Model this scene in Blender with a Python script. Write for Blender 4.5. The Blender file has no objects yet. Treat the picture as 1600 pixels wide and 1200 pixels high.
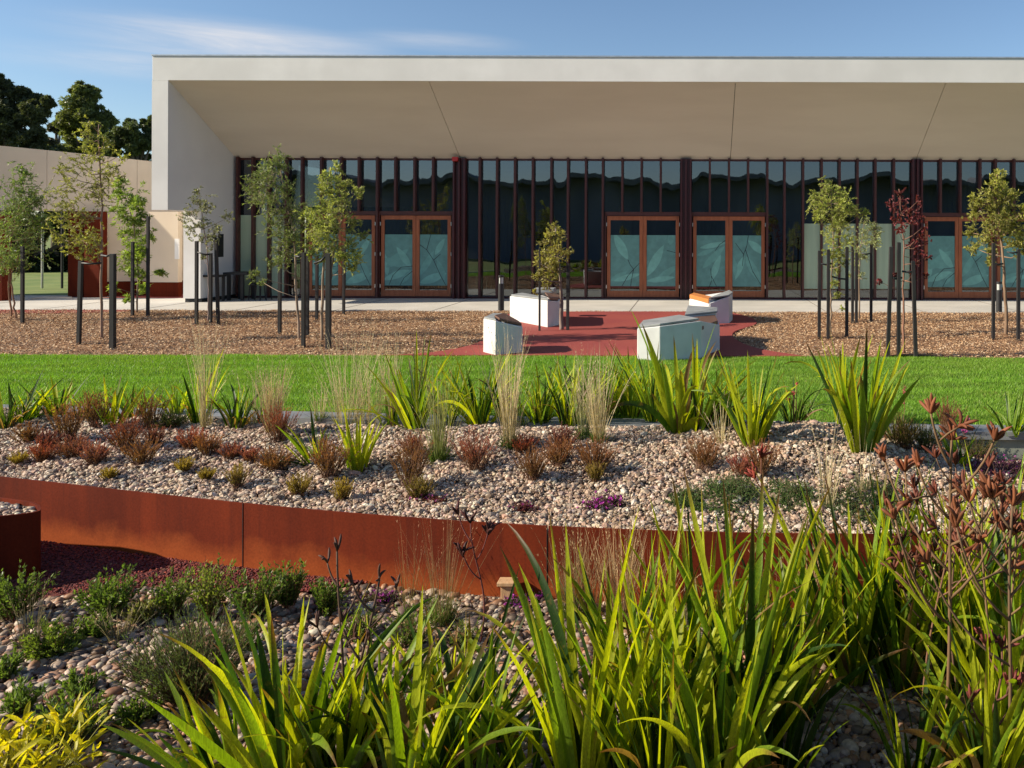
import bpy, math, random
import numpy as np
from mathutils import Matrix, Vector
C = bpy.context.scene
col = C.collection
PI = math.pi
rad = math.radians
# ---------------------------------------------------------------- camera
F, CX, CY, H, ROLL = 1300.0, 1085.0, 361.0, 1.92, 0.0030
cam_d = bpy.data.cameras.new('camera'); cam = bpy.data.objects.new('camera', cam_d); col.objects.link(cam)
cam_d.sensor_width = 36; cam_d.lens = F/1600*36
cam_d.shift_x = -(CX-800)/1600; cam_d.shift_y = -(600-CY)/1600
cam_d.clip_start = .05; cam_d.clip_end = 3000
cam.matrix_world = Matrix.Translation((0, 0, H)) @ Matrix.Rotation(PI/2, 4, 'X') @ Matrix.Rotation(ROLL, 4, 'Z')
C.camera = cam
# ---------------------------------------------------------------- light
SUN = Vector((-1.75, -0.42, 1.0)).normalized()
sl = bpy.data.lights.new('sun', 'SUN'); so = bpy.data.objects.new('sun', sl); col.objects.link(so)
sl.energy = 5.0; sl.angle = rad(.5); sl.color = (1, .89, .71)
so.rotation_euler = SUN.to_track_quat('Z', 'Y').to_euler(); so.location = (-20, -6, 15)
w = bpy.data.worlds.new('World'); C.world = w; w.use_nodes = True
nt = w.node_tree; N = nt.nodes; Lk = nt.links
bg = N['Background']; bg.inputs['Strength'].default_value = .095
sky = N.new('ShaderNodeTexSky'); sky.sky_type = 'NISHITA'; sky.sun_disc = False
sky.sun_elevation = math.asin(SUN.z); sky.sun_rotation = math.atan2(SUN.x, SUN.y)
sky.altitude = 400; sky.air_density = 1.0; sky.dust_density = .5; sky.ozone_density = 3.2
# thin wisps of high cloud mixed into the sky
tc = N.new('ShaderNodeTexCoord'); mp = N.new('ShaderNodeMapping'); mp.inputs['Scale'].default_value = (1.6, 1.6, 17)
nz = N.new('ShaderNodeTexNoise'); nz.inputs['Scale'].default_value = 3.1; nz.inputs['Detail'].default_value = 9; nz.inputs['Roughness'].default_value = .62
nz.inputs['Distortion'].default_value = .5
Lk.new(tc.outputs['Generated'], mp.inputs['Vector']); Lk.new(mp.outputs[0], nz.inputs['Vector'])
def sky_blob(c, rx, rz):
    sub = N.new('ShaderNodeVectorMath'); sub.operation = 'SUBTRACT'; sub.inputs[1].default_value = Vector(c).normalized()
    sc = N.new('ShaderNodeVectorMath'); sc.operation = 'MULTIPLY'; sc.inputs[1].default_value = (1/rx, 0, 1/rz)
    ln = N.new('ShaderNodeVectorMath'); ln.operation = 'LENGTH'
    mr = N.new('ShaderNodeMapRange'); mr.interpolation_type = 'SMOOTHSTEP'
    mr.inputs['From Min'].default_value = 1; mr.inputs['From Max'].default_value = 0.1
    Lk.new(tc.outputs['Generated'], sub.inputs[0]); Lk.new(sub.outputs[0], sc.inputs[0]); Lk.new(sc.outputs[0], ln.inputs[0]); Lk.new(ln.outputs['Value'], mr.inputs['Value'])
    return mr.outputs[0]
b1 = sky_blob((-705, 1300, 291), .17, .030); b2 = sky_blob((-400, 1300, 296), .11, .015); b3 = sky_blob((-880, 1300, 258), .12, .02)
ad = N.new('ShaderNodeMath'); ad.operation = 'MULTIPLY_ADD'; Lk.new(b2, ad.inputs[0]); ad.inputs[1].default_value = .45; Lk.new(b1, ad.inputs[2])
ad2 = N.new('ShaderNodeMath'); ad2.operation = 'MULTIPLY_ADD'; Lk.new(b3, ad2.inputs[0]); ad2.inputs[1].default_value = .5; Lk.new(ad.outputs[0], ad2.inputs[2])
cr = N.new('ShaderNodeMapRange'); cr.inputs['From Min'].default_value = .30; cr.inputs['From Max'].default_value = .72; Lk.new(nz.outputs[0], cr.inputs['Value'])
mu = N.new('ShaderNodeMath'); mu.operation = 'MULTIPLY'; Lk.new(ad2.outputs[0], mu.inputs[0]); Lk.new(cr.outputs[0], mu.inputs[1])
mu2 = N.new('ShaderNodeMath'); mu2.operation = 'MULTIPLY'; mu2.use_clamp = True; Lk.new(mu.outputs[0], mu2.inputs[0]); mu2.inputs[1].default_value = .85
mix = N.new('ShaderNodeMix'); mix.data_type = 'RGBA'; mix.inputs['B'].default_value = (5.6, 5.5, 5.6, 1)
tint = N.new('ShaderNodeMix'); tint.data_type = 'RGBA'; tint.blend_type = 'MULTIPLY'; tint.inputs['Factor'].default_value = 1; tint.inputs['B'].default_value = (.93, .935, .935, 1)
Lk.new(sky.outputs[0], tint.inputs['A'])
Lk.new(mu2.outputs[0], mix.inputs['Factor']); Lk.new(tint.outputs['Result'], mix.inputs['A']); Lk.new(mix.outputs['Result'], bg.inputs['Color'])
C.view_settings.view_transform = 'Standard'; C.view_settings.look = 'None'; C.view_settings.gamma = 1; C.view_settings.exposure = 0.64
C.cycles.max_bounces = 7; C.cycles.transparent_max_bounces = 12; C.cycles.caustics_reflective = False; C.cycles.caustics_refractive = False

# ---------------------------------------------------------------- materials
def newmat(name):
    m = bpy.data.materials.new(name); m.use_nodes = True
    return m, m.node_tree.nodes, m.node_tree.links, m.node_tree.nodes['Principled BSDF']
def noise_mat(name, c1, c2, scale=5, detail=6, rough=.8, bump=0, bscale=None, c3=None, s3=1, metal=0, coord='Object', vec=(1, 1, 1), lo=.35, hi=.65, spec=.5, bdist=.02):
    m, n, l, p = newmat(name)
    t = n.new('ShaderNodeTexCoord'); mp = n.new('ShaderNodeMapping'); mp.inputs['Scale'].default_value = vec
    l.new(t.outputs[coord], mp.inputs[0])
    nz = n.new('ShaderNodeTexNoise'); nz.inputs['Scale'].default_value = scale; nz.inputs['Detail'].default_value = detail
    l.new(mp.outputs[0], nz.inputs['Vector'])
    mr = n.new('ShaderNodeMapRange'); mr.inputs['From Min'].default_value = lo; mr.inputs['From Max'].default_value = hi
    l.new(nz.outputs[0], mr.inputs[0])
    mx = n.new('ShaderNodeMix'); mx.data_type = 'RGBA'; mx.inputs['A'].default_value = (*c1, 1); mx.inputs['B'].default_value = (*c2, 1)
    l.new(mr.outputs[0], mx.inputs['Factor']); out = mx.outputs['Result']
    if c3:
        n3 = n.new('ShaderNodeTexNoise'); n3.inputs['Scale'].default_value = s3; n3.inputs['Detail'].default_value = 4
        l.new(mp.outputs[0], n3.inputs['Vector'])
        r3 = n.new('ShaderNodeMapRange'); r3.inputs['From Min'].default_value = .48; r3.inputs['From Max'].default_value = .72; l.new(n3.outputs[0], r3.inputs[0])
        m3 = n.new('ShaderNodeMix'); m3.data_type = 'RGBA'; m3.inputs['B'].default_value = (*c3, 1); l.new(out, m3.inputs['A']); l.new(r3.outputs[0], m3.inputs['Factor']); out = m3.outputs['Result']
    l.new(out, p.inputs['Base Color']); p.inputs['Roughness'].default_value = rough; p.inputs['Metallic'].default_value = metal
    p.inputs['Specular IOR Level'].default_value = spec
    if bump:
        nb = n.new('ShaderNodeTexNoise'); nb.inputs['Scale'].default_value = bscale or scale*3; nb.inputs['Detail'].default_value = 6
        l.new(mp.outputs[0], nb.inputs['Vector'])
        b = n.new('ShaderNodeBump'); b.inputs['Strength'].default_value = bump; b.inputs['Distance'].default_value = bdist
        l.new(nb.outputs[0], b.inputs['Height']); l.new(b.outputs[0], p.inputs['Normal'])
    return m
def leaf_mat(name, trans=.4, rough=.45, tmul=(1.5, 1.6, .7), spec=.3, blotch=False):
    m, n, l, p = newmat(name)
    a = n.new('ShaderNodeAttribute'); a.attribute_name = 'Col'
    src = a.outputs['Color']
    if blotch:   # browned patches and fine veins on the long blades
        t = n.new('ShaderNodeTexCoord'); z = n.new('ShaderNodeTexNoise'); z.inputs['Scale'].default_value = 16; z.inputs['Detail'].default_value = 7; z.inputs['Roughness'].default_value = .7; l.new(t.outputs['Object'], z.inputs[0])
        mr = n.new('ShaderNodeMapRange'); mr.inputs['From Min'].default_value = .58; mr.inputs['From Max'].default_value = .74; l.new(z.outputs[0], mr.inputs[0])
        x = n.new('ShaderNodeMix'); x.data_type = 'RGBA'; x.inputs['B'].default_value = (.22, .15, .04, 1); l.new(mr.outputs[0], x.inputs['Factor']); l.new(src, x.inputs['A'])
        mp = n.new('ShaderNodeMapping'); mp.inputs['Scale'].default_value = (1, 1, .06); l.new(t.outputs['Object'], mp.inputs[0]); z2 = n.new('ShaderNodeTexNoise'); z2.inputs['Scale'].default_value = 230; z2.inputs['Detail'].default_value = 2; l.new(mp.outputs[0], z2.inputs[0])
        m2 = n.new('ShaderNodeMapRange'); m2.inputs['From Min'].default_value = .3; m2.inputs['From Max'].default_value = .7; m2.inputs['To Min'].default_value = .68; m2.inputs['To Max'].default_value = 1.22; l.new(z2.outputs[0], m2.inputs[0])
        y = n.new('ShaderNodeMix'); y.data_type = 'RGBA'; y.blend_type = 'MULTIPLY'; y.inputs['Factor'].default_value = 1; l.new(x.outputs['Result'], y.inputs['A']); l.new(m2.outputs[0], y.inputs['B']); src = y.outputs['Result']
    l.new(src, p.inputs['Base Color']); p.inputs['Roughness'].default_value = rough; p.inputs['Specular IOR Level'].default_value = spec
    if trans > 0:
        tr = n.new('ShaderNodeBsdfTranslucent'); mu = n.new('ShaderNodeMix'); mu.data_type = 'RGBA'; mu.blend_type = 'MULTIPLY'
        mu.inputs['Factor'].default_value = 1; mu.inputs['B'].default_value = (*tmul, 1); l.new(src, mu.inputs['A']); l.new(mu.outputs['Result'], tr.inputs['Color'])
        mx = n.new('ShaderNodeMixShader'); mx.inputs[0].default_value = trans
        l.new(p.outputs[0], mx.inputs[1]); l.new(tr.outputs[0], mx.inputs[2]); l.new(mx.outputs[0], n['Material Output'].inputs['Surface'])
    return m
def stone_mat(name, rough=.75):
    m, n, l, p = newmat(name)
    a = n.new('ShaderNodeAttribute'); a.attribute_name = 'Col'; t = n.new('ShaderNodeTexCoord')
    nz = n.new('ShaderNodeTexNoise'); nz.inputs['Scale'].default_value = 60; nz.inputs['Detail'].default_value = 5; l.new(t.outputs['Object'], nz.inputs[0])
    mr = n.new('ShaderNodeMapRange'); mr.inputs['From Min'].default_value = .3; mr.inputs['From Max'].default_value = .7; mr.inputs['To Min'].default_value = .72; mr.inputs['To Max'].default_value = 1.15; l.new(nz.outputs[0], mr.inputs[0])
    mu = n.new('ShaderNodeMix'); mu.data_type = 'RGBA'; mu.blend_type = 'MULTIPLY'; mu.inputs['Factor'].default_value = 1
    l.new(a.outputs['Color'], mu.inputs['A']); l.new(mr.outputs[0], mu.inputs['B']); l.new(mu.outputs['Result'], p.inputs['Base Color'])
    p.inputs['Roughness'].default_value = rough
    b = n.new('ShaderNodeBump'); b.inputs['Strength'].default_value = .4; b.inputs['Distance'].default_value = .004; l.new(nz.outputs[0], b.inputs['Height']); l.new(b.outputs[0], p.inputs['Normal'])
    return m
def flat(name, c, rough=.5, metal=0, spec=.5):
    return noise_mat(name, tuple(x*.88 for x in c), tuple(min(1, x*1.08) for x in c), 7, 5, rough, .08, 60, metal=metal, spec=spec, bdist=.003)
M = {}
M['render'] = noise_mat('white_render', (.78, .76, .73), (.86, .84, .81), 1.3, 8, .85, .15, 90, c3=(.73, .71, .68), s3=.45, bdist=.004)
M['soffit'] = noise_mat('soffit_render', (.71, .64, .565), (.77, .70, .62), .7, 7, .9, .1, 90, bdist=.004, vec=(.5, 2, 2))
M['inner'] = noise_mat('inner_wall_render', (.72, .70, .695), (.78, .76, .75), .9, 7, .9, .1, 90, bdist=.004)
M['cream'] = noise_mat('cream_concrete', (.66, .545, .41), (.74, .62, .48), .9, 9, .85, .2, 40, c3=(.62, .51, .40), s3=.4, bdist=.004)
M['fin'] = flat('maroon_steel', (.085, .022, .018), .45)
M['column'] = flat('maroon_column_steel', (.075, .014, .016), .4)
M['timber'] = noise_mat('stained_timber_frame', (.34, .092, .032), (.43, .13, .05), 6, 6, .5, .1, 30, vec=(3, 3, .4))
M['dark'] = flat('black_steel', (.016, .016, .018), .5)
M['flash'] = flat('roof_flashing', (.55, .58, .62), .35, .6)
M['interior'] = flat('dark_interior', (.035, .033, .034), .9)
M['curtain'] = noise_mat('grey_green_curtain', (.05, .07, .06), (.14, .17, .14), 9, 3, .9, 0, vec=(4, 4, .05))
M['hinge'] = flat('steel_hinge', (.6, .6, .58), .3, .9)
M['redbox'] = flat('red_plastic', (.55, .03, .03), .4)
M['film_a'] = flat('teal_film', (.13, .30, .275), .5)
M['film_b'] = flat('pale_teal_film', (.20, .46, .40), .5)
M['film_c'] = flat('dark_film_print', (.012, .02, .03), .5)
M['film_d'] = flat('mid_teal_film', (.155, .37, .33), .5)
M['palegreen'] = noise_mat('pale_green_panel', (.46, .58, .40), (.54, .66, .46), 3, 3, .6, 0, vec=(3, 3, .2))
M['farwall'] = noise_mat('blue_grey_render', (.17, .19, .235), (.28, .30, .36), .35, 5, .9, 0, vec=(1, 1, .3))
M['glassclear'] = flat('lamp_glass', (.5, .52, .5), .1)
M['concrete_w'] = noise_mat('pale_cast_concrete', (.60, .60, .59), (.70, .70, .69), 4, 8, .75, .2, 50, c3=(.53, .53, .52), s3=2, bdist=.004)
M['cap'] = noise_mat('grey_seat_cap', (.22, .23, .23), (.30, .31, .31), 5, 6, .6, .1, 40, bdist=.004)
M['seatwood'] = noise_mat('orange_timber', (.50, .17, .04), (.60, .23, .06), 5, 6, .55, .15, 40, vec=(1, 12, 12), bdist=.004)
M['seatdark'] = noise_mat('brown_timber', (.10, .05, .035), (.17, .085, .055), 5, 6, .6, .2, 40, vec=(1, 12, 12), bdist=.004)
M['path'] = noise_mat('concrete_path', (.50, .47, .42), (.58, .545, .49), 1.2, 9, .85, .15, 80, c3=(.44, .42, .38), s3=.35, bdist=.003)
M['rubber'] = noise_mat('red_rubber', (.24, .038, .028), (.33, .058, .042), 60, 4, .85, .5, 120, c3=(.25, .035, .032), s3=.7, bdist=.006)
M['mulchbase'] = noise_mat('mulch_base', (.17, .08, .038), (.42, .24, .12), 26, 8, .95, .9, 40, c3=(.10, .05, .028), s3=2.2, bdist=.03)
M['lawnbase'] = noise_mat('lawn_base', (.045, .11, .012), (.085, .19, .02), 5, 8, .9, .5, 90, c3=(.06, .15, .014), s3=.6, vec=(.35, 1, 1), bdist=.02)
M['field'] = noise_mat('field_grass', (.11, .17, .03), (.20, .24, .06), .7, 8, .95, .4, 30, c3=(.24, .23, .08), s3=.15)
M['soil'] = noise_mat('soil_under_pebbles', (.06, .045, .032), (.20, .15, .11), 28, 8, .95, .6, 50, bdist=.02)
M['redgravel'] = noise_mat('red_gravel', (.08, .012, .007), (.22, .036, .02), 50, 6, .9, .9, 90, c3=(.11, .016, .013), s3=2, bdist=.012)
M['edgetop'] = noise_mat('grey_coping', (.17, .18, .19), (.23, .24, .25), 3, 7, .6, .1, 60, bdist=.003)
M['edgewall'] = noise_mat('grey_green_wall', (.22, .25, .20), (.30, .33, .27), 3, 7, .8, .2, 40, bdist=.004)
M['stake'] = noise_mat('charred_stake', (.014, .013, .014), (.032, .028, .027), 9, 5, .7, .2, 40, vec=(1, 1, .2), bdist=.004)
M['leaf'] = leaf_mat('leaf', .35)
M['strap'] = leaf_mat('strap_leaf', .5, .45, (1.6, 1.55, .38), .3, True)
M['dry'] = leaf_mat('dry_grass', .3, .7, (1.1, 1.05, .9))
M['flower'] = leaf_mat('flower', .25, .6, (1.2, 1, 1))
M['bark'] = leaf_mat('bark', 0, .85)
M['pebble'] = stone_mat('pebble', .62)
M['chip'] = stone_mat('woodchip', .85)
M['peg'] = noise_mat('pale_peg_timber', (.50, .30, .15), (.62, .40, .22), 20, 5, .7, .1, 60, vec=(4, 4, .5))
def corten():
    m, n, l, p = newmat('rusted_steel')
    t = n.new('ShaderNodeTexCoord')
    def nzn(vec, sc, lo, hi):
        mp = n.new('ShaderNodeMapping'); mp.inputs['Scale'].default_value = vec; l.new(t.outputs['Object'], mp.inputs[0])
        z = n.new('ShaderNodeTexNoise'); z.inputs['Scale'].default_value = sc; z.inputs['Detail'].default_value = 8; z.inputs['Roughness'].default_value = .6; l.new(mp.outputs[0], z.inputs[0])
        r = n.new('ShaderNodeMapRange'); r.inputs['From Min'].default_value = lo; r.inputs['From Max'].default_value = hi; l.new(z.outputs[0], r.inputs[0]); return z, r
    def mixc(a, b, f):
        x = n.new('ShaderNodeMix'); x.data_type = 'RGBA'; l.new(f, x.inputs['Factor'])
        if isinstance(a, tuple): x.inputs['A'].default_value = (*a, 1)
        else: l.new(a, x.inputs['A'])
        if isinstance(b, tuple): x.inputs['B'].default_value = (*b, 1)
        else: l.new(b, x.inputs['B'])
        return x.outputs['Result']
    z1, r1 = nzn((1, 1, .22), 2.2, .3, .7)
    c = mixc((.085, .012, .005), (.19, .028, .008), r1.outputs[0])
    z2, r2 = nzn((9, 9, .25), 2.0, .52, .75)
    c = mixc(c, (.10, .016, .007), r2.outputs[0])
    # bright fresh rust along the foot of the plate
    z3, r3 = nzn((1, 1, 1), 1.7, .0, 1)
    sp = n.new('ShaderNodeSeparateXYZ'); l.new(t.outputs['Object'], sp.inputs[0])
    a = n.new('ShaderNodeMath'); a.operation = 'MULTIPLY_ADD'; l.new(r3.outputs[0], a.inputs[0]); a.inputs[1].default_value = -.55; l.new(sp.outputs['Z'], a.inputs[2])
    r4 = n.new('ShaderNodeMapRange'); r4.inputs['From Min'].default_value = -.46; r4.inputs['From Max'].default_value = -.60; l.new(a.outputs[0], r4.inputs[0])
    m4 = n.new('ShaderNodeMath'); m4.operation = 'MULTIPLY'; m4.inputs[1].default_value = .8; m4.use_clamp = True; l.new(r4.outputs[0], m4.inputs[0])
    c = mixc(c, (.34, .075, .018), m4.outputs[0])
    z5, r5 = nzn((1, 1, 1), 70, .3, .7)
    mm = n.new('ShaderNodeMapRange'); mm.inputs['To Min'].default_value = .8; mm.inputs['To Max'].default_value = 1.12; l.new(r5.outputs[0], mm.inputs[0])
    x = n.new('ShaderNodeMix'); x.data_type = 'RGBA'; x.blend_type = 'MULTIPLY'; x.inputs['Factor'].default_value = 1; l.new(c, x.inputs['A']); l.new(mm.outputs[0], x.inputs['B'])
    l.new(x.outputs['Result'], p.inputs['Base Color']); p.inputs['Roughness'].default_value = .8; p.inputs['Specular IOR Level'].default_value = .12
    b = n.new('ShaderNodeBump'); b.inputs['Strength'].default_value = .25; b.inputs['Distance'].default_value = .003; l.new(z5.outputs[0], b.inputs['Height']); l.new(b.outputs[0], p.inputs['Normal'])
    return m
M['corten'] = corten()
def glass():
    m, n, l, p = newmat('tinted_glass')
    g = n.new('ShaderNodeBsdfGlossy'); g.inputs['Roughness'].default_value = .012; g.inputs['Color'].default_value = (.82, .88, .95, 1)
    tr = n.new('ShaderNodeBsdfTransparent'); tr.inputs['Color'].default_value = (.38, .42, .42, 1)
    fr = n.new('ShaderNodeFresnel'); fr.inputs['IOR'].default_value = 2.3
    mx = n.new('ShaderNodeMixShader'); l.new(fr.outputs[0], mx.inputs[0])
    t = n.new('ShaderNodeTexCoord'); mp = n.new('ShaderNodeMapping'); mp.inputs['Scale'].default_value = (1, 1, .35); l.new(t.outputs['Object'], mp.inputs[0])
    z = n.new('ShaderNodeTexNoise'); z.inputs['Scale'].default_value = 1.6; z.inputs['Detail'].default_value = .5; l.new(mp.outputs[0], z.inputs[0])
    b = n.new('ShaderNodeBump'); b.inputs['Strength'].default_value = .7; b.inputs['Distance'].default_value = .012; l.new(z.outputs[0], b.inputs['Height'])
    l.new(b.outputs[0], g.inputs['Normal'])
    l.new(tr.outputs[0], mx.inputs[1]); l.new(g.outputs[0], mx.inputs[2]); l.new(mx.outputs[0], n['Material Output'].inputs['Surface'])
    return m
M['glass'] = glass()

# ---------------------------------------------------------------- mesh helpers
def tag(o, label=None, cat=None, group=None, kind=None):
    if label: o['label'] = label
    if cat: o['category'] = cat
    if group: o['group'] = group
    if kind: o['kind'] = kind
    return o
def empty(name, loc, label, cat, group=None):
    o = bpy.data.objects.new(name, None); col.objects.link(o); o.location = loc; o.empty_display_size = .1
    return tag(o, label, cat, group)
class MB:
    def __init__(s): s.V = []; s.n = 0; s.F = {3: [], 4: []}; s.Mi = {3: [], 4: []}; s.Cc = []; s.X = []
    def add(s, V, Fc, m=0, c=(1, 1, 1)):
        V = np.asarray(V, float).reshape(-1, 3)
        c = np.asarray(c, float)
        if c.ndim == 1: c = np.tile(c, (len(V), 1))
        s.V.append(V); s.Cc.append(c)
        if isinstance(Fc, np.ndarray):
            k = Fc.shape[1]; s.F[k].append(Fc+s.n); s.Mi[k].append(np.full(len(Fc), m))
        else:
            for f in Fc:
                if len(f) in (3, 4): s.F[len(f)].append(np.array([f])+s.n); s.Mi[len(f)].append(np.array([m]))
                else: s.X.append(([i+s.n for i in f], m))
        s.n += len(V)
    def box(s, a, b, m=0, c=(1, 1, 1)):
        x0, y0, z0 = a; x1, y1, z1 = b
        V = [(x0, y0, z0), (x1, y0, z0), (x1, y1, z0), (x0, y1, z0), (x0, y0, z1), (x1, y0, z1), (x1, y1, z1), (x0, y1, z1)]
        s.add(V, np.array([[0, 3, 2, 1], [4, 5, 6, 7], [0, 1, 5, 4], [1, 2, 6, 5], [2, 3, 7, 6], [3, 0, 4, 7]]), m, c)
    def prism(s, pts, z0, z1, m=0, c=(1, 1, 1)):
        n = len(pts); z0 = [z0]*n if np.isscalar(z0) else z0; z1 = [z1]*n if np.isscalar(z1) else z1
        V = [(p[0], p[1], z0[i]) for i, p in enumerate(pts)]+[(p[0], p[1], z1[i]) for i, p in enumerate(pts)]
        f = [list(range(n))[::-1], list(range(n, 2*n))]+[[i, (i+1) % n, n+(i+1) % n, n+i] for i in range(n)]
        s.add(V, f, m, c)
    def tube(s, P, R, k=6, m=0, c=(1, 1, 1), cap=True):
        P = np.asarray(P, float); n = len(P); R = np.full(n, R) if np.isscalar(R) else np.asarray(R)
        T = np.gradient(P, axis=0); T /= np.linalg.norm(T, axis=1)[:, None]+1e-9
        up = np.array([1., 0, 0]) if abs(T[0][2]) > .8 else np.array([0, 0, 1.])
        A = np.cross(T, up); A /= np.linalg.norm(A, axis=1)[:, None]+1e-9; B = np.cross(T, A)
        a = np.linspace(0, 2*PI, k, endpoint=False)
        V = P[:, None]+R[:, None, None]*(np.cos(a)[None, :, None]*A[:, None]+np.sin(a)[None, :, None]*B[:, None])
        f = []
        for i in range(n-1):
            for j in range(k):
                f.append([i*k+j, i*k+(j+1) % k, (i+1)*k+(j+1) % k, (i+1)*k+j])
        cc = np.asarray(c, float)
        if cc.ndim == 2: cc = np.repeat(cc, k, axis=0)
        s.add(V.reshape(-1, 3), np.array(f), m, cc)
        if cap: s.X.append((list(range(s.n-k, s.n)), m)); s.X.append((list(range(s.n-n*k, s.n-n*k+k))[::-1], m))
    def build(s, name, mats, parent=None, off=None, smooth=False, bevel=0):
        V = np.concatenate(s.V)
        if off is not None: V = V-np.asarray(off, float)
        elif parent is not None:
            p = parent; o = np.zeros(3)
            while p: o += np.array(p.location); p = p.parent
            V = V-o
        me = bpy.data.meshes.new(name)
        loops = []; starts = []; mi = []; tot = 0
        for k in (3, 4):
            if s.F[k]:
                f = np.concatenate(s.F[k]); loops.append(f.ravel()); starts.append(tot+np.arange(len(f))*k); tot += f.size; mi.append(np.concatenate(s.Mi[k]))
        for f, m in s.X:
            loops.append(np.array(f)); starts.append(np.array([tot])); tot += len(f); mi.append(np.array([m]))
        loops = np.concatenate(loops).astype(np.int32); starts = np.concatenate(starts).astype(np.int32); mi = np.concatenate(mi).astype(np.int32)
        me.vertices.add(len(V)); me.vertices.foreach_set('co', V.astype(np.float32).ravel())
        me.loops.add(len(loops)); me.loops.foreach_set('vertex_index', loops)
        me.polygons.add(len(starts)); me.polygons.foreach_set('loop_start', starts)
        me.polygons.foreach_set('material_index', mi)
        me.polygons.foreach_set('use_smooth', np.full(len(starts), bool(smooth)))
        a = me.color_attributes.new('Col', 'FLOAT_COLOR', 'POINT')
        cc = np.concatenate(s.Cc); a.data.foreach_set('color', np.concatenate([cc, np.ones((len(cc), 1))], 1).astype(np.float32).ravel())
        me.update(calc_edges=True); me.validate()
        for m in (mats if isinstance(mats, (list, tuple)) else [mats]): me.materials.append(M[m])
        o = bpy.data.objects.new(name, me); col.objects.link(o)
        if parent: o.parent = parent
        if bevel:
            b = o.modifiers.new('bevel', 'BEVEL'); b.width = bevel; b.segments = 2; b.limit_method = 'ANGLE'
        return o
def single(name, mb, mats, base, label, cat, group=None, kind=None, smooth=False, bevel=0):
    o = mb.build(name, mats, None, base, smooth, bevel); o.location = base
    return tag(o, label, cat, group, kind)
def un(px, py): dx, dy = px-CX, py-CY; return dx+ROLL*dy, dy-ROLL*dx
def pw(px, py, Y): dx, dy = un(px, py); return np.array([dx*Y/F, Y, H-dy*Y/F])
def pxX(px, Y): return (px-CX)*Y/F

# ---------------------------------------------------------------- ground shape
def sm(a, b, x): t = np.clip((x-a)/(b-a), 0, 1); return t*t*(3-2*t)
WT = .093   # top of the rusted steel wall
_w = [(-260, 722), (0, 745), (190, 765), (380, 786), (570, 802), (760, 816), (900, 824), (1100, 832), (1300, 834), (1500, 832), (1800, 828), (2400, 815)]
_wx = []; _wy = []
for a, b in _w:
    dx, dy = un(a, b); Y = (H-WT)*F/dy; _wx.append(dx*Y/F); _wy.append(Y)
_e = [(-600, 622), (-200, 630), (190, 638), (480, 646), (800, 653), (1100, 659), (1360, 664), (1600, 667), (2400, 672)]
_ex = []; _ey = []
for a, b in _e:
    dx, dy = un(a, b); Y = H*F/dy; _ex.append(dx*Y/F); _ey.append(Y)
_wp = np.polyfit(_wx, _wy, 4); _ep = np.polyfit(_ex, _ey, 3)
def wallY(X): return np.polyval(_wp, np.clip(X, -7.5, 5))
def edgeY(X): return np.polyval(_ep, np.clip(X, -12, 6))
def wob(X, Y, s=1.): return (np.sin(X*2.3*s+1.3)*np.cos(Y*2.9*s+.4)+.6*np.sin(X*5.1*s-Y*3.7*s)+.4*np.cos(X*8.3*s+Y*7.1*s))/2
FB = -.35
TREE_MOUNDS = []
def gz(X, Y):
    X = np.asarray(X, float); Y = np.asarray(Y, float)
    wy = wallY(X); ey = edgeY(X)-.27
    fg = FB+.03*wob(X, Y)*sm(0, .6, wy-Y)+.05*sm(4.6, 3.0, Y)
    t = np.clip((Y-wy)/(ey-wy), 0, 1)
    xs = [-20, -7, -5, -3, -1, .2, .9, 1.5, 2.1, 2.8, 20]
    rdg = np.interp(X, xs, [.16, .16, .15, .12, .18, .22, .30, .22, .04, -.12, -.15])
    bk = np.interp(X, xs, [-.08, -.08, -.06, -.06, -.02, .0, .0, -.08, -.22, -.26, -.26])
    mid = .03+rdg*sm(0, .62, t)
    mid = np.where(t > .62, (.03+rdg)+(bk-.03-rdg)*sm(.62, 1, t), mid)+(.036*wob(X, Y, 1.5)+.014*wob(X, Y, 4.1))*sm(0, .15, t)*sm(1, .9, t)
    out = np.where(Y < wy, fg, np.where(Y < ey, mid, 0.))
    for (a, b) in TREE_MOUNDS:
        out = out+np.where(Y > 12.6, .07*np.exp(-((X-a)**2+(Y-b)**2)/.22), 0)
    return out
def gp(px, py):
    dx, dy = un(px, py)
    Ys = np.linspace(1.2, 60, 23521); X = dx*Ys/F; Z = H-dy*Ys/F
    k = np.argmax(Z <= gz(X, Ys)); Y = Ys[k]
    return np.array([X[k], Y, float(gz(X[k], Y))])

trees_px = {  # trunk foot in the photograph
 'T1': (20, 502), 'T2': (159, 536), 'T3': (214, 492), 'T4': (325, 506), 'T5': (468, 540), 'T6': (508, 541), 'T7': (877, 517),
 'T8': (1298, 527), 'T9': (1343, 503), 'T10': (1412, 557), 'T11': (1572, 529)}
TB = {k: gp(*v) for k, v in trees_px.items()}
TREE_MOUNDS = [(TB[k][0], TB[k][1]) for k in TB if k not in ('T7',)]

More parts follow.
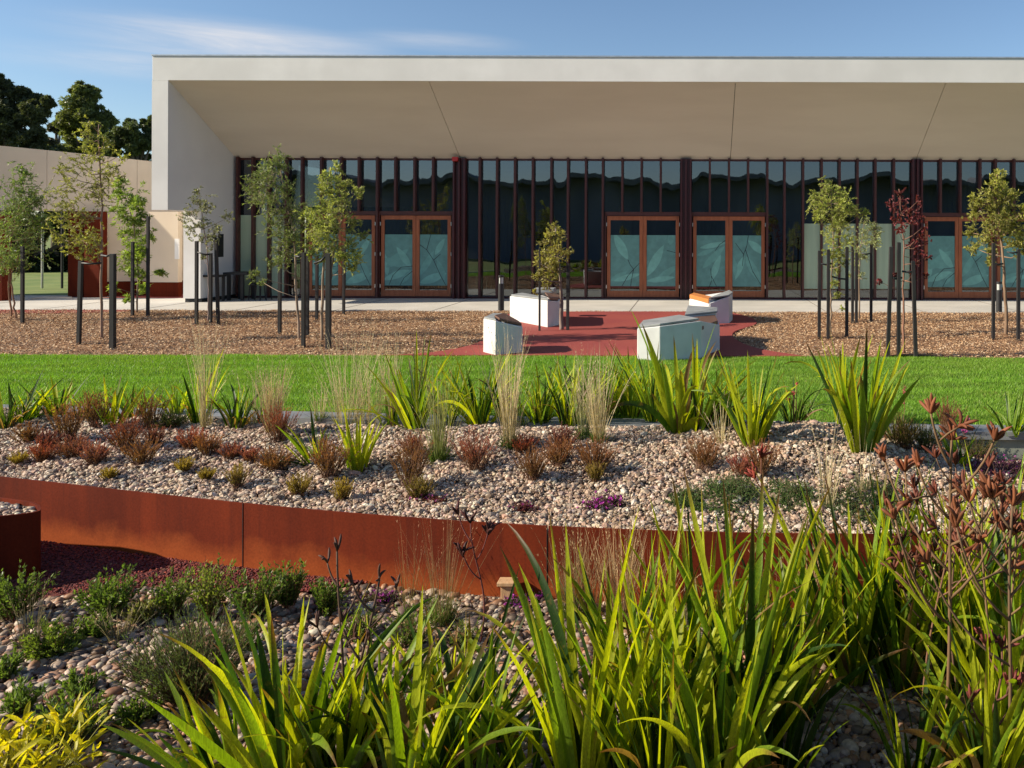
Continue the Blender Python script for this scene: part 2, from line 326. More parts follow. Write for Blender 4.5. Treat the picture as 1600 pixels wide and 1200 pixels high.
# ---------------------------------------------------------------- ground sheets
def grid_sheet(name, mat, x0, x1, y0, y1, nx, ny, zf, curve0=None, curve1=None, kind='structure', smooth=True):
    u = np.linspace(0, 1, nx); v = np.linspace(0, 1, ny)
    X = np.tile(x0+(x1-x0)*u, (ny, 1)); a = curve0(X[0]) if curve0 else np.full(nx, y0); b = curve1(X[0]) if curve1 else np.full(nx, y1)
    Y = a[None]+(b-a)[None]*v[:, None]; Z = zf(X, Y)
    V = np.stack([X, Y, Z], -1).reshape(-1, 3)
    i = np.arange(nx-1)[None]+np.arange(ny-1)[:, None]*nx; i = i.ravel()
    f = np.stack([i, i+1, i+nx+1, i+nx], 1)
    mb = MB(); mb.add(V, f); o = mb.build(name, mat, None, None, smooth); o['kind'] = kind; return o
grid_sheet('ground', 'field', -700, 700, -700, 900, 2, 2, lambda X, Y: X*0-.62)
grid_sheet('back_field', 'field', -120, 60, 19, 160, 30, 30, lambda X, Y: X*0-.03)
def poly_sheet(name, mat, pts, z, depth=.4, kind='structure'):
    mb = MB(); mb.prism(pts, z-depth, z); o = mb.build(name, mat); o['kind'] = kind; return o
grid_sheet('pebble_bed_ground', 'soil', -9, 5, 0, 0, 160, 60, lambda X, Y: gz(X, Y)-.012, lambda X: wallY(X)+.012, lambda X: edgeY(X)-.275)
grid_sheet('planting_bed_ground', 'soil', -9, 5, 0, 0, 140, 60, lambda X, Y: gz(X, Y)-.015, lambda X: X*0-.6, lambda X: wallY(X)-.004)
# red gravel path lying against the foot of the steel wall
gl = gp(275, 917); g2 = gp(490, 925); g0 = gp(0, 935)
def gravY(X): return np.minimum(wallY(X)-.03, np.interp(X, [-9, g0[0], gl[0], g2[0], g2[0]+.3], [g0[1]-.5, g0[1]-.05, gl[1], g2[1]-.02, float(wallY(g2[0]))-.02]))
grid_sheet('gravel_path', 'redgravel', -9, g2[0]+.28, 0, 0, 90, 30, lambda X, Y: gz(X, Y)+.012+.006*wob(X, Y, 6), gravY, lambda X: wallY(X)-.006)
# lawn, mulch, paths
YL = 12.62
grid_sheet('lawn', 'lawnbase', -16, 8, 0, 0, 60, 14, lambda X, Y: .004+.012*wob(X, Y, .6)*sm(0, .5, YL-Y)*sm(0, .4, Y-edgeY(X)), edgeY, lambda X: X*0+YL)
grid_sheet('mulch_bed', 'mulchbase', -26, 12, YL, 19.85, 300, 90, lambda X, Y: gz(X, Y)-.006+.012*wob(X, Y, 1.1))
poly_sheet('path', 'path', [(-30, 19.75), (16, 19.75), (16, 23.45), (-14.3, 23.45), (-14.5, 24.2), (-30, 23.9)], .0, .1)
# expansion joints of the path are shallow grooves cut as dark strips, part of the setting
mb = MB()
for x in np.arange(-18, 12, 2.35): mb.box((x, 19.752, .0005), (x+.012, 23.4, .0042))
o = mb.build('path_joints', 'soil'); o['kind'] = 'structure'
def gflat(px, py, z=0.):
    dx, dy = un(px, py); Y = (H-z)*F/dy; return (dx*Y/F, Y)
rp = [(590, 564.5), (668, 555), (745, 541), (765, 525), (778, 505), (790, 490), (900, 488.2), (1120, 488.6), (1150, 491), (1180, 500), (1184, 508), (1165, 514), (1146, 520), (1143, 527), (1155, 537), (1185, 548), (1250, 563)]
rp = [gflat(*p) for p in rp]; rp[0] = (rp[0][0]-.1, YL+.02); rp[-1] = (rp[-1][0]+.1, YL+.02)
def smooth_poly(pts, fixed_ends=True, it=2):
    for _ in range(it):
        q = [pts[0]]
        for i in range(len(pts)-1):
            a, b = pts[i], pts[i+1]; q += [(a[0]*.75+b[0]*.25, a[1]*.75+b[1]*.25), (a[0]*.25+b[0]*.75, a[1]*.25+b[1]*.75)]
        q.append(pts[-1]); pts = q
    return pts
poly_sheet('rubber_paving', 'rubber', smooth_poly(rp)[::-1], .028, .2)
poly_sheet('rubber_strip', 'rubber', [gflat(-300, 492), gflat(120, 489.5), gflat(225, 487.5), gflat(200, 484.5), gflat(-300, 484.5)], .010, .1)
poly_sheet('rubber_floor', 'rubber', [(-16.6, 23.3), (-13.2, 23.3), (-13.2, 27), (-16.6, 27)], .006, .1)
poly_sheet('kerb', 'cream', smooth_poly([gflat(48, 467), gflat(70, 463.5), gflat(112, 462), gflat(112, 467.5)]), .02, .1)

# garden edge wall in front of the lawn
root = empty('garden_edge_wall', (0, float(edgeY(0)), 0), 'low grey retaining wall with smooth coping along the near edge of the lawn', 'wall')
def strip(curve, o0, o1, z0, z1, x0=-16, x1=8, n=120):
    X = np.linspace(x0, x1, n); Y = curve(X); mb = MB()
    P = np.stack([np.stack([X, Y+o0, X*0+z0], -1), np.stack([X, Y+o1, X*0+z0], -1), np.stack([X, Y+o1, X*0+z1], -1), np.stack([X, Y+o0, X*0+z1], -1)], 1)
    f = []
    for i in range(n-1):
        for j in range(4): f.append([i*4+j, i*4+(j+1) % 4, (i+1)*4+(j+1) % 4, (i+1)*4+j])
    mb.add(P.reshape(-1, 3), np.array(f)); mb.X.append(([0, 1, 2, 3], 0)); mb.X.append(([(n-1)*4+3, (n-1)*4+2, (n-1)*4+1, (n-1)*4], 0))
    return mb
strip(edgeY, -.30, 0, -.055, .018).build('coping', 'edgetop', root)
strip(edgeY, -.255, -.03, -.5, -.056).build('wall', 'edgewall', root)

# rusted steel retaining wall, in plates
root = empty('steel_garden_wall', (0, float(wallY(0)), 0), 'long curved rust-red steel retaining wall holding back the pebble mound', 'retaining wall')
seams = [-7.5, pxX(-420, 6.6), gp(381, 884)[0], -1.05, 1.35, 4.9]
seams = [-8.5, gp(381, 884)[0], -.9, 1.6, 4.9]
for a, b in zip(seams[:-1], seams[1:]):
    strip(wallY, -.005, .006, FB-.1, WT, a+.003, b-.003, 60).build('steel_plate', 'corten', root)
    strip(wallY, -.0065, -.0052, FB-.1, WT+.001, b-.008, b-.004, 2).build('weld_seam', 'dark', root)
# the second planter, nosing into the frame at the left
nose = [(64, 795.5), (62, 789), (50, 784), (30, 781), (0, 777), (-200, 758), (-500, 745)]
npt = []
for a, b in [(-500, 900), (-200, 838), (0, 806.5), (30, 803.5), (50, 801), (62, 798)]+nose:
    x, y = gflat(a, b, WT); npt.append((x, y))
root = empty('steel_planter', (npt[5][0], npt[5][1], FB), 'dark rounded steel planter full of pebbles at the left edge', 'planter')
mb = MB(); n = len(npt); ctr = np.mean(npt, 0)
inn = [(p[0]-.012, p[1]+(.008 if i < 6 else -.008)) for i, p in enumerate(npt)]
for i in range(n-1):
    a, b, c_, d = npt[i], npt[i+1], inn[i+1], inn[i]
    V = [(a[0], a[1], FB-.1), (b[0], b[1], FB-.1), (b[0], b[1], WT), (a[0], a[1], WT), (d[0], d[1], WT), (c_[0], c_[1], WT), (c_[0], c_[1], FB-.1), (d[0], d[1], FB-.1)]
    mb.add(V, np.array([[0, 1, 2, 3], [3, 2, 5, 4], [4, 5, 6, 7]]))
mb.build('steel_rim', 'corten', root)
mb = MB(); mb.prism(inn, FB, WT-.03); mb.build('soil', 'soil', root)

# ---------------------------------------------------------------- scatter: pebbles
def ico(sub):
    t = (1+5**.5)/2
    V = np.array([(-1, t, 0), (1, t, 0), (-1, -t, 0), (1, -t, 0), (0, -1, t), (0, 1, t), (0, -1, -t), (0, 1, -t), (t, 0, -1), (t, 0, 1), (-t, 0, -1), (-t, 0, 1)], float)
    V /= np.linalg.norm(V[0])
    Fc = [(0, 11, 5), (0, 5, 1), (0, 1, 7), (0, 7, 10), (0, 10, 11), (1, 5, 9), (5, 11, 4), (11, 10, 2), (10, 7, 6), (7, 1, 8), (3, 9, 4), (3, 4, 2), (3, 2, 6), (3, 6, 8), (3, 8, 9), (4, 9, 5), (2, 4, 11), (6, 2, 10), (8, 6, 7), (9, 8, 1)]
    for _ in range(sub):
        V = V.tolist(); cache = {}; nf = []
        def midp(a, b):
            k = (min(a, b), max(a, b))
            if k not in cache:
                p = np.array(V[a])+np.array(V[b]); p /= np.linalg.norm(p); cache[k] = len(V); V.append(p.tolist())
            return cache[k]
        for a, b, c in Fc:
            x, y, z = midp(a, b), midp(b, c), midp(c, a); nf += [(a, x, z), (b, y, x), (c, z, y), (x, y, z)]
        Fc = nf; V = np.array(V)
    return V, np.array(Fc)
PALM = np.array([(.62, .52, .43), (.55, .42, .33), (.68, .62, .54), (.44, .31, .23), (.50, .36, .29), (.72, .67, .61), (.36, .25, .19), (.58, .44, .37), (.33, .27, .24), (.60, .50, .40)])
PALM = np.concatenate([PALM, [(.20, .14, .10), (.26, .20, .16), (.40, .34, .28)]])*np.array([.90, .83, .73])
PALF = np.array([(.40, .34, .28), (.26, .21, .18), (.55, .51, .46), (.30, .17, .10), (.17, .13, .115), (.62, .60, .56), (.36, .22, .14), (.24, .21, .20), (.46, .40, .34), (.13, .11, .105), (.40, .25, .17), (.50, .45, .40)])
PALF = PALF*np.array([.84, .70, .58])
def pebbles(mb, pos, size, sub, pal, seed, flatn=.62, rough=.16, cj=.12):
    r = np.random.default_rng(seed); V, Fc = ico(sub); n = len(pos); k = len(V)
    sc = size[:, None]*np.stack([r.uniform(.8, 1.45, n), r.uniform(.75, 1.05, n), r.uniform(flatn*.75, flatn*1.25, n)], 1)
    P = V[None]*np.ones((n, 1, 1))
    ph = r.uniform(0, 6.28, (n, 1, 3)); fr = r.uniform(1.2, 2.6, (n, 1, 3))
    P = P*(1+rough*np.sin(P*fr+ph).sum(-1, keepdims=True)*.6)
    if sub == 0: P = P*(1+r.uniform(-.22, .22, (n, k, 1)))
    P = P*sc[:, None]
    a = r.uniform(0, 2*PI, n); tl = r.normal(0, .35, n)
    ca, sa, ct, st = np.cos(a), np.sin(a), np.cos(tl), np.sin(tl)
    x, y, z = P[..., 0], P[..., 1], P[..., 2]
    y, z = y*ct[:, None]-z*st[:, None], y*st[:, None]+z*ct[:, None]
    x, y = x*ca[:, None]-y*sa[:, None], x*sa[:, None]+y*ca[:, None]
    P = np.stack([x, y, z], -1)+pos[:, None]
    c = pal[r.integers(0, len(pal), n)]*(1+r.normal(0, cj, (n, 1)))*(1+r.normal(0, .03, (n, 3)))
    c = np.clip(c, .03, .8)
    mb.add(P.reshape(-1, 3), (Fc[None]+(np.arange(n)*k)[:, None, None]).reshape(-1, 3), 0, np.repeat(c, k, 0))
rng = np.random.default_rng(5)
def scatter(n, x0, x1, y0, y1, keep):
    X = rng.uniform(x0, x1, n); Y = rng.uniform(y0, y1, n); k = keep(X, Y); return X[k], Y[k]
def infov(X, Y, mgn=.7):
    mgn = mgn+.7
    return (X > -(CX/F)*Y-mgn) & (X < (515/F)*Y+mgn)
# mid bed: small broken stone, two layers
mb = MB()
X, Y = scatter(340000, -9, 5, 4.9, 9.3, lambda X, Y: (Y > wallY(X)+.035) & (Y < edgeY(X)-.3) & infov(X, Y))
sz = rng.gamma(2.0, .0030, len(X))+.0042; sz = np.minimum(sz, .032)
Z = gz(X, Y)+sz*.25+rng.uniform(-.012, .008, len(X))
pebbles(mb, np.stack([X, Y, Z], 1), sz, 0, PALM, 11, .75)
X, Y = scatter(2600, -9, 5, 4.9, 9.0, lambda X, Y: (Y > wallY(X)+.06) & (Y < edgeY(X)-.35) & infov(X, Y) & (Y < wallY(X)+1.0))
sz = rng.uniform(.014, .026, len(X)); Z = gz(X, Y)+sz*.3
pebbles(mb, np.stack([X, Y, Z], 1), sz, 1, PALM, 12, .7)
o = mb.build('pebble_mulch', 'pebble', None, None, False); tag(o, kind='stuff', label='pale pinkish broken stones covering the mound behind the steel wall', cat='pebbles')
# foreground: round river pebbles
mb = MB()
X, Y = scatter(105000, -7, 4.4, 2.4, 6.4, lambda X, Y: (Y < wallY(X)-.05) & infov(X, Y, .5) & ~((X < g2[0]+.25) & (Y > gravY(X)-.02+.03*np.sin(X*9))))
sz = rng.gamma(3, .0037, len(X))+.0052
Z = gz(X, Y)+sz*.2+rng.uniform(-.014, .006, len(X))
pebbles(mb, np.stack([X, Y, Z], 1), sz, 1, PALF, 21, .6, .12, .2)
o = mb.build('river_pebbles', 'pebble', None, None, True); tag(o, kind='stuff', label='round brown, grey and white river pebbles covering the near bed', cat='pebbles')
# pebbles in the left planter
mb = MB()
X, Y = scatter(3000, -5.9, -4.2, 4.9, 5.9, lambda X, Y: (X < npt[5][0]-.03))
ym0 = np.interp(X, [p[0] for p in inn[:6]], [p[1] for p in inn[:6]]); up = sorted(inn[6:]); ym1 = np.interp(X, [p[0] for p in up], [p[1] for p in up])
k = (Y > ym0+.02) & (Y < ym1-.02); X = X[k]; Y = Y[k]; dpt = np.minimum(Y-ym0[k], ym1[k]-Y)
sz = rng.uniform(.008, .02, len(X)); pebbles(mb, np.stack([X, Y, WT-.03+.35*np.clip(dpt, 0, .25)*.5+rng.uniform(0, .01, len(X))], 1), sz, 1, PALM, 31)
o = mb.build('planter_pebbles', 'pebble', None, None, True); tag(o, kind='stuff', label='pale pebbles heaped inside the dark steel planter', cat='pebbles')
def quads(mb, P, D, S, L, W, c, m=0):   # flat lozenges
    V = np.stack([P-D*L[:, None]/2, P+S*W[:, None]/2, P+D*L[:, None]/2, P-S*W[:, None]/2], 1)
    n = len(P); mb.add(V.reshape(-1, 3), np.arange(n*4).reshape(n, 4), m, np.repeat(c, 4, 0))
# fallen leaves and twigs lying on both pebble beds
mb = MB()
X, Y = scatter(9000, -8, 4.6, 2.6, 8.8, lambda X, Y: (np.abs(Y-wallY(X)) > .06) & (Y < edgeY(X)-.35) & infov(X, Y))
n = len(X); a = rng.uniform(0, 2*PI, n); el = rng.normal(0, .3, n); tw = rng.random(n) < .35
D = np.stack([np.cos(a)*np.cos(el), np.sin(a)*np.cos(el), np.sin(el)], 1); S = np.cross(D, rng.normal(0, .3, (n, 3))+[0, 0, 1]); S /= np.linalg.norm(S, axis=1)[:, None]
quads(mb, np.stack([X, Y, gz(X, Y)+rng.uniform(.012, .026, n)], 1), D, S, np.where(tw, rng.uniform(.04, .13, n), rng.uniform(.012, .04, n)), np.where(tw, .0035, rng.uniform(.005, .013, n)), np.array([(.16, .08, .04), (.30, .17, .08), (.42, .30, .16), (.10, .05, .03)])[rng.integers(0, 4, n)])
o = mb.build('leaf_litter', 'chip'); tag(o, kind='stuff', label='dry fallen leaves and twigs strewn over the pebbles', cat='leaf litter')
# red gravel grains
mb = MB()
X, Y = scatter(42000, -6.2, g2[0]+.3, 4.6, 6.4, lambda X, Y: (Y < wallY(X)-.012) & (Y > gravY(X)+.0+.03*np.sin(X*9)) & infov(X, Y, .4))
sz = rng.uniform(.004, .0095, len(X)); Z = gz(X, Y)+.014+rng.uniform(0, .006, len(X))
pebbles(mb, np.stack([X, Y, Z], 1), sz, 0, np.array([(.20, .033, .018), (.12, .019, .011), (.30, .055, .028), (.15, .024, .014)]), 41, .8)
o = mb.build('red_gravel_grains', 'chip'); tag(o, kind='stuff', label='loose dark red gravel on the path beside the steel wall', cat='gravel')
# wood chips
mb = MB()
def redin(X, Y):
    poly = rp; ins = np.zeros(len(X), bool); j = len(poly)-1
    for i in range(len(poly)):
        xi, yi = poly[i]; xj, yj = poly[j]
        c = ((yi > Y) != (yj > Y)) & (X < (xj-xi)*(Y-yi)/(yj-yi+1e-12)+xi); ins ^= c; j = i
    return ins
X, Y = scatter(190000, -18, 9.5, YL+.02, 19.74, lambda X, Y: infov(X, Y, .6) & ~redin(X, Y))
n = len(X); a = rng.uniform(0, 2*PI, n); el = rng.normal(0, .35, n)
D = np.stack([np.cos(a)*np.cos(el), np.sin(a)*np.cos(el), np.sin(el)], 1); S = np.cross(D, rng.normal(0, 1, (n, 3))*[.4, .4, 0]+[0, 0, 1]); S /= np.linalg.norm(S, axis=1)[:, None]
pal = np.array([(.60, .37, .19), (.44, .25, .125), (.70, .49, .29), (.31, .16, .08), (.54, .33, .18), (.18, .09, .05), (.76, .58, .38)])
quads(mb, np.stack([X, Y, gz(X, Y)+.012+.012*wob(X, Y, 1.1)+rng.uniform(-.004, .012, n)], 1), D, S, rng.uniform(.02, .06, n), rng.uniform(.009, .022, n), pal[rng.integers(0, len(pal), n)])
o = mb.build('wood_chips', 'chip'); tag(o, kind='stuff', label='brown wood chip mulch around the young trees', cat='mulch')
# grass blades of the lawn
mb = MB()
X, Y = scatter(460000, -12.5, 6.8, 8.0, YL, lambda X, Y: infov(X, Y, .4) & (Y > edgeY(X)+.01) & (Y < YL-.0+.02*np.sin(X*7)))
n = len(X); a = rng.uniform(0, 2*PI, n); hh = rng.uniform(.022, .045, n); ln = rng.normal(0, .012, (n, 2))
dx = np.stack([np.cos(a), np.sin(a)], 1)*.0045
z0 = .004+.012*wob(X, Y, .6)
V = np.zeros((n, 3, 3)); V[:, 0, 0] = X-dx[:, 0]; V[:, 0, 1] = Y-dx[:, 1]; V[:, 0, 2] = z0; V[:, 1, 0] = X+dx[:, 0]; V[:, 1, 1] = Y+dx[:, 1]; V[:, 1, 2] = z0
V[:, 2, 0] = X+ln[:, 0]; V[:, 2, 1] = Y+ln[:, 1]; V[:, 2, 2] = z0+hh
pat = .5+.5*np.sin(Y*2*PI/.62+.6*np.sin(X*.5)); pat2 = .5+.5*wob(X*.3, Y*1.6, 1.7)
c = (np.array([.17, .315, .036])[None]+np.array([.03, .0, .006])[None]*(.5+.5*wob(X*.7, Y*.7))[:, None])*(.84+.18*pat+.30*pat2)[:, None]*rng.uniform(.7, 1.3, (n, 1)); 
yl = rng.random(n) < .05+.10*(wob(X*.8+3, Y*1.3) > .55); c[yl] = np.array([.26, .27, .07])
mb.add(V.reshape(-1, 3), np.arange(n*3).reshape(n, 3), 0, np.repeat(c, 3, 0))
o = mb.build('lawn_grass', 'leaf'); tag(o, kind='stuff', label='short bright green mown grass of the lawn strip', cat='grass')

# ================================================================ main building
YP, YG = 20.67, 23.5
ZB, ZT = 5.625, 6.235; ZS = 3.94; XL, XI, XIB, XR = -13.48, -13.086, -12.96, 15.0
B = empty('portal_building', (0, YP, 0), 'long low white building with a deep sloping canopy over dark glazing', 'building')
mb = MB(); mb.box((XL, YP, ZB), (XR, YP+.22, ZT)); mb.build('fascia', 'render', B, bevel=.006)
mb = MB(); mb.box((XL-.02, YP-.02, ZT+.001), (XR, YP+.24, ZT+.035)); mb.build('roof_flashing', 'flash', B)
mb = MB(); mb.box((XL, YP+.221, ZT-.15), (XR, 34, ZT-.02)); mb.build('roof', 'render', B)
# side wall: cantilevered in front, down to the ground behind
mb = MB()
prof = [(YP, 2.41), (21.96, 2.41), (21.96, .1), (YG+.6, .1), (YG+.6, ZT-.151), (YP+.2205, ZT-.151), (YP+.2205, ZB-.001), (YP, ZB-.001)]
def XIy(y): return XI+(XIB-XI)*(y-YP)/(YG-YP)
n = len(prof); V = [(XL, y, z) for y, z in prof]+[(XIy(y), y, z) for y, z in prof]
mb.add(V, [list(range(n)), list(range(n, 2*n))[::-1]]+[[i, n+i, n+(i+1) % n, (i+1) % n] for i in range(n)])
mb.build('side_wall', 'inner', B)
mb = MB(); mb.box((XL-.006, YP-.003, 2.405), (XI+.001, YP+.012, ZB-.002)); mb.box((XL-.004, 21.955, .1), (XIy(21.96)-.001, 21.97, 2.404)); mb.build('leg_face', 'render', B)
mb = MB(); mb.box((XL+.02, 22.0, 0), (XIB-.06, YG+.5, .099)); mb.build('plinth', 'dark', B)  # recessed base, coloured black to paint the shadow gap under the wall
xs = [XI+.003, -6.615, 1.01, 6.245, 11.9, XR]
for a, b in zip(xs[:-1], xs[1:]):
    mb = MB(); y0, y1 = YP+.02, YG+.12; z0, z1 = ZB+.002, ZS-.07
    aa = a+.007 if a > XI+.01 else a; a1 = aa if a > XI+.01 else XIy(y1)+.003
    V = [(aa, y0, z0), (b-.007, y0, z0), (b-.007, y1, z1), (a1, y1, z1), (aa, y0, z0+.08), (b-.007, y0, z0+.08), (b-.007, y1, z1+.08), (a1, y1, z1+.08)]
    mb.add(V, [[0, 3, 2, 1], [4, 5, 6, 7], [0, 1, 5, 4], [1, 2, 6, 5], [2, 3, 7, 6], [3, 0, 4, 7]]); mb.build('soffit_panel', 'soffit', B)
mb = MB(); ya, yb, za, zb2 = YP+.25, YG+.118, ZB+.02, ZS+.03; V = [(x, y, z+d) for d in (0, .03) for x, y, z in ((XI+.2, ya, za), (XR, ya, za), (XR, yb, zb2), (XI+.2, yb, zb2))]; mb.add(V, np.array([[0, 3, 2, 1], [4, 5, 6, 7], [0, 1, 5, 4], [1, 2, 6, 5], [2, 3, 7, 6], [3, 0, 4, 7]])); mb.build('soffit_backing', 'interior', B)  # added dark sheet, stops sky light showing through the soffit joints
# slot window in the side wall
xw = XIy(22.86); mb = MB(); mb.box((xw-.05, 22.70, 1.17), (xw+.004, 23.0, 1.80)); mb.build('slot_window', 'dark', B)
def fx(px, Y=YG-.15): return (px-1085)*Y/F
# fins and columns
fins = [370, 394, 419, 446, 471, 501, 532, 560, 588.5, 617, 647, 676, 749, 776, 804, 832, 861, 887, 915, 941.5, 972, 1002, 1032, 1109, 1139, 1169, 1199, 1226, 1255, 1284, 1312, 1340, 1368, 1397, 1470, 1501, 1532, 1556, 1585, 1615, 1645, 1675, 1705, 1735]
cols = [(708, 727), (1063, 1080), (1425, 1441), (1780, 1796)]
doors = [(480, 584), (593.5, 703), (948, 1061), (1083, 1195.5), (1446, 1553), (1560, 1670)]
ZD, ZH = 2.335, 2.455
def overdoor(px): return any(a+4 < px < b-4 for a, b in doors)
for p in fins:
    x = fx(p); mb = MB(); z0 = ZH if overdoor(p) else .055
    mb.box((x-.028, YG-.16, z0), (x+.028, YG-.012, ZS+.03)); mb.build('fin', 'fin', B)
for a, b in cols:
    mb = MB(); x0, x1 = fx(a), fx(b)
    mb.box((x0, YG-.10, 0), (x1, YG+.05, ZS+.02))
    for k in range(3):
        xx = x0+(x1-x0)*(k+.0)/2*.86; mb.box((xx, YG-.20, 0.002), (xx+.045, YG-.101, ZS+.01))
    mb.build('column', 'column', B)
mb = MB(); mb.box((fx(368), YG-.03, 0), (XR, YG+.12, .054)); mb.build('sill', 'column', B)
mb = MB(); mb.box((fx(368), YG-.011, ZS-.05), (XR, YG+.08, ZS+.01)); mb.build('head_rail', 'fin', B)
edges = sorted([p for p in fins]+[q for c in cols for q in c])
for a, b in zip(edges[:-1], edges[1:]):
    if any(abs(a-c[0]) < 1 for c in cols): continue
    x0, x1 = fx(a), fx(b); z0 = ZH if overdoor((a+b)/2) else .056
    mb = MB(); mb.box((x0+.02, YG+.0, z0), (x1-.02, YG+.012, ZS-.052)); wd = mb.build('window_pane', 'glass', B)
    mid = (a+b)/2
    if 1256 < mid < 1424 or mid < 440:
        zt = 2.14 if mid > 500 else 2.33; zb = .30 if mid > 500 else .06
        mb = MB(); mb.box((x0+.03, YG-.006, zb), (x1-.03, YG-.002, zt)); mb.build('pale_green_sheet', 'palegreen', wd)  # flat pale green sheet set on the front of the pane
# door sets
rd = random.Random(8)
def leafpoly(cx, cz, L, W, ang, n=12):
    pts = []
    for i in range(2*n):
        t = i/n if i < n else 2-i/n
        s = 1 if i < n else -1
        u = t*L; v = s*W*math.sin(PI*min(t, 1))**.8*(1-.25*t)
        pts.append((cx+u*math.cos(ang)-v*math.sin(ang), cz+u*math.sin(ang)+v*math.cos(ang)))
    return pts
def clip_poly(pts, x0, x1, z0, z1):
    for ax, lim, sg in ((0, x0, 1), (0, x1, -1), (1, z0, 1), (1, z1, -1)):
        out = []
        for i in range(len(pts)):
            a, b = pts[i-1], pts[i]; ia = sg*(a[ax]-lim) >= 0; ib = sg*(b[ax]-lim) >= 0
            if ia != ib:
                t = (lim-a[ax])/(b[ax]-a[ax]); out.append((a[0]+t*(b[0]-a[0]), a[1]+t*(b[1]-a[1])))
            if ib: out.append(b)
        pts = out
        if len(pts) < 3: return []
    return pts
PAT = {  # leaves (x, z, length, width, angle, tone) and stems, in fractions of the film
 0: ([(.1, .2, .75, .13, 100, 1), (.05, .35, .9, .17, 40, 3), (.9, .38, .9, .15, 165, 3), (.95, .35, .8, .12, 125, 1), (.9, .3, .9, .13, 200, 1), (.95, .3, .5, .1, 235, 3)], [[(1, .38), (.6, .36), (.3, .2), (.15, .0)], [(1, .28), (.7, .15), (.55, 0)]]),
 1: ([(.0, .2, .9, .12, 60, 3), (.55, .6, .6, .1, 60, 1), (.0, .05, .9, .15, 20, 1), (.9, .1, .7, .12, 110, 3)], [[(.0, .8), (.25, .7), (.5, .5), (.75, .2), (.95, .0)], [(.25, .7), (.4, 1.)], [(.5, .5), (.75, .62)]]),
 2: ([(.6, .52, .95, .16, 118, 1), (.0, .1, .6, .1, 30, 3), (.1, .1, .9, .1, 15, 1)], [[(.6, .52), (.68, .42), (.8, .33), (.6, .2), (.4, .0)], [(.8, .33), (1., .45)], [(.8, .33), (.72, .1), (.7, 0)]]),
 3: ([(.02, .2, 1.1, .16, 62, 1), (.3, .1, .9, .12, 35, 3), (.0, .1, .9, .1, 8, 1), (.8, .8, .5, .12, 80, 3)], [[(.7, .7), (.85, .68), (1., .66)]]),
 4: ([(.1, .75, .9, .09, 12, 1), (.2, .35, 1., .12, 45, 3), (.5, .1, .9, .12, 70, 1), (.0, .6, .6, .08, 20, 3)], [[(1, .9), (.8, .82), (.65, .7)], [(.5, .35), (.52, .1), (.45, 0)], [(.52, .2), (.7, 0)]]),
 5: ([(.4, .6, .8, .11, 250, 1), (.45, .6, 1., .14, 300, 3), (.55, .9, .7, .13, 320, 1), (.1, .2, .6, .1, 95, 3)], [[(.55, 1.), (.5, .8), (.38, .62), (.35, .4)], [(.45, .72), (.7, .3), (1., .03)], [(.4, .62), (.1, .85)]])}
def hinge_mb(x, z): m_ = MB(); m_.box((x-.012, YG-.085, z-.05), (x+.012, YG-.062, z+.05)); return m_
def door_leaf(x0, x1, pat, side):
    z0, z1 = .06, ZD; st, top, bot = .095, .115, .17
    mb = MB(); y0, y1 = YG-.06, YG-.005
    mb.box((x0, y0, z0), (x0+st, y1, z1)); mb.box((x1-st, y0, z0), (x1, y1, z1)); mb.box((x0+st, y0+.001, z1-top), (x1-st, y1-.001, z1)); mb.box((x0+st, y0+.001, z0), (x1-st, y1-.001, z0+bot))
    d = mb.build('door', 'timber', B, bevel=.004)
    mb = MB(); mb.box((x0+st, YG-.035, z0+bot), (x1-st, YG-.025, z1-top)); mb.build('pane', 'glass', d)
    fx0, fx1, fz0, fz1 = x0+st+.004, x1-st-.004, .36, 1.80
    mb = MB(); mb.box((fx0, YG-.039, fz0), (fx1, YG-.036, fz1))
    lv, stm = PAT[pat]; W_, H_ = fx1-fx0, fz1-fz0; yy = YG-.0395
    for (u, v, L, wd, ang, tone) in lv:
        p = clip_poly(leafpoly(fx0+u*W_, fz0+v*H_, L*.9, wd*.9, rad(ang)), fx0, fx1, fz0, fz1)
        if len(p) > 2: mb.add([(a, yy, b) for a, b in p], [list(range(len(p)))[::-1]], tone); yy -= .0006
    for pl in stm:
        P = [(fx0+a*W_, fz0+b*H_) for a, b in pl]
        for (a, b), (c_, d_) in zip(P[:-1], P[1:]):
            L = math.hypot(c_-a, d_-b); nx, nz_ = -(d_-b)/L*.009, (c_-a)/L*.009
            q = clip_poly([(a+nx, b+nz_), (c_+nx*.7, d_+nz_*.7), (c_-nx*.7, d_-nz_*.7), (a-nx, b-nz_)], fx0, fx1, fz0, fz1)
            if len(q) > 2: mb.add([(u, yy, v) for u, v in q], [list(range(len(q)))[::-1]], 2)
        yy -= .0006
    mb.build('leaf_print_film', ['film_a', 'film_b', 'film_c', 'film_d'], d)
    for z in (.35, 1.25, 2.1):
        xh = x0-.012 if side < 0 else x1+.012
        hinge_mb(xh, z).build('hinge', 'hinge', d)
for i, (a, b) in enumerate(doors):
    x0, x1 = fx(a), fx(b); m_ = (x0+x1)/2
    mb = MB(); mb.box((x0-.07, YG-.075, .056), (x0-.026, YG-.011, ZH)); mb.box((x1+.026, YG-.075, .056), (x1+.07, YG-.011, ZH)); mb.box((x0-.0259, YG-.075, ZD+.012), (x1+.0259, YG-.011, ZH)); mb.build('door_surround', 'fin', B)
    p = [(0, 1), (0, 1), (2, 3), (4, 5), (0, 1), (2, 3)][i]
    door_leaf(x0, m_-.004, p[0], -1); door_leaf(m_+.004, x1, p[1], 1)
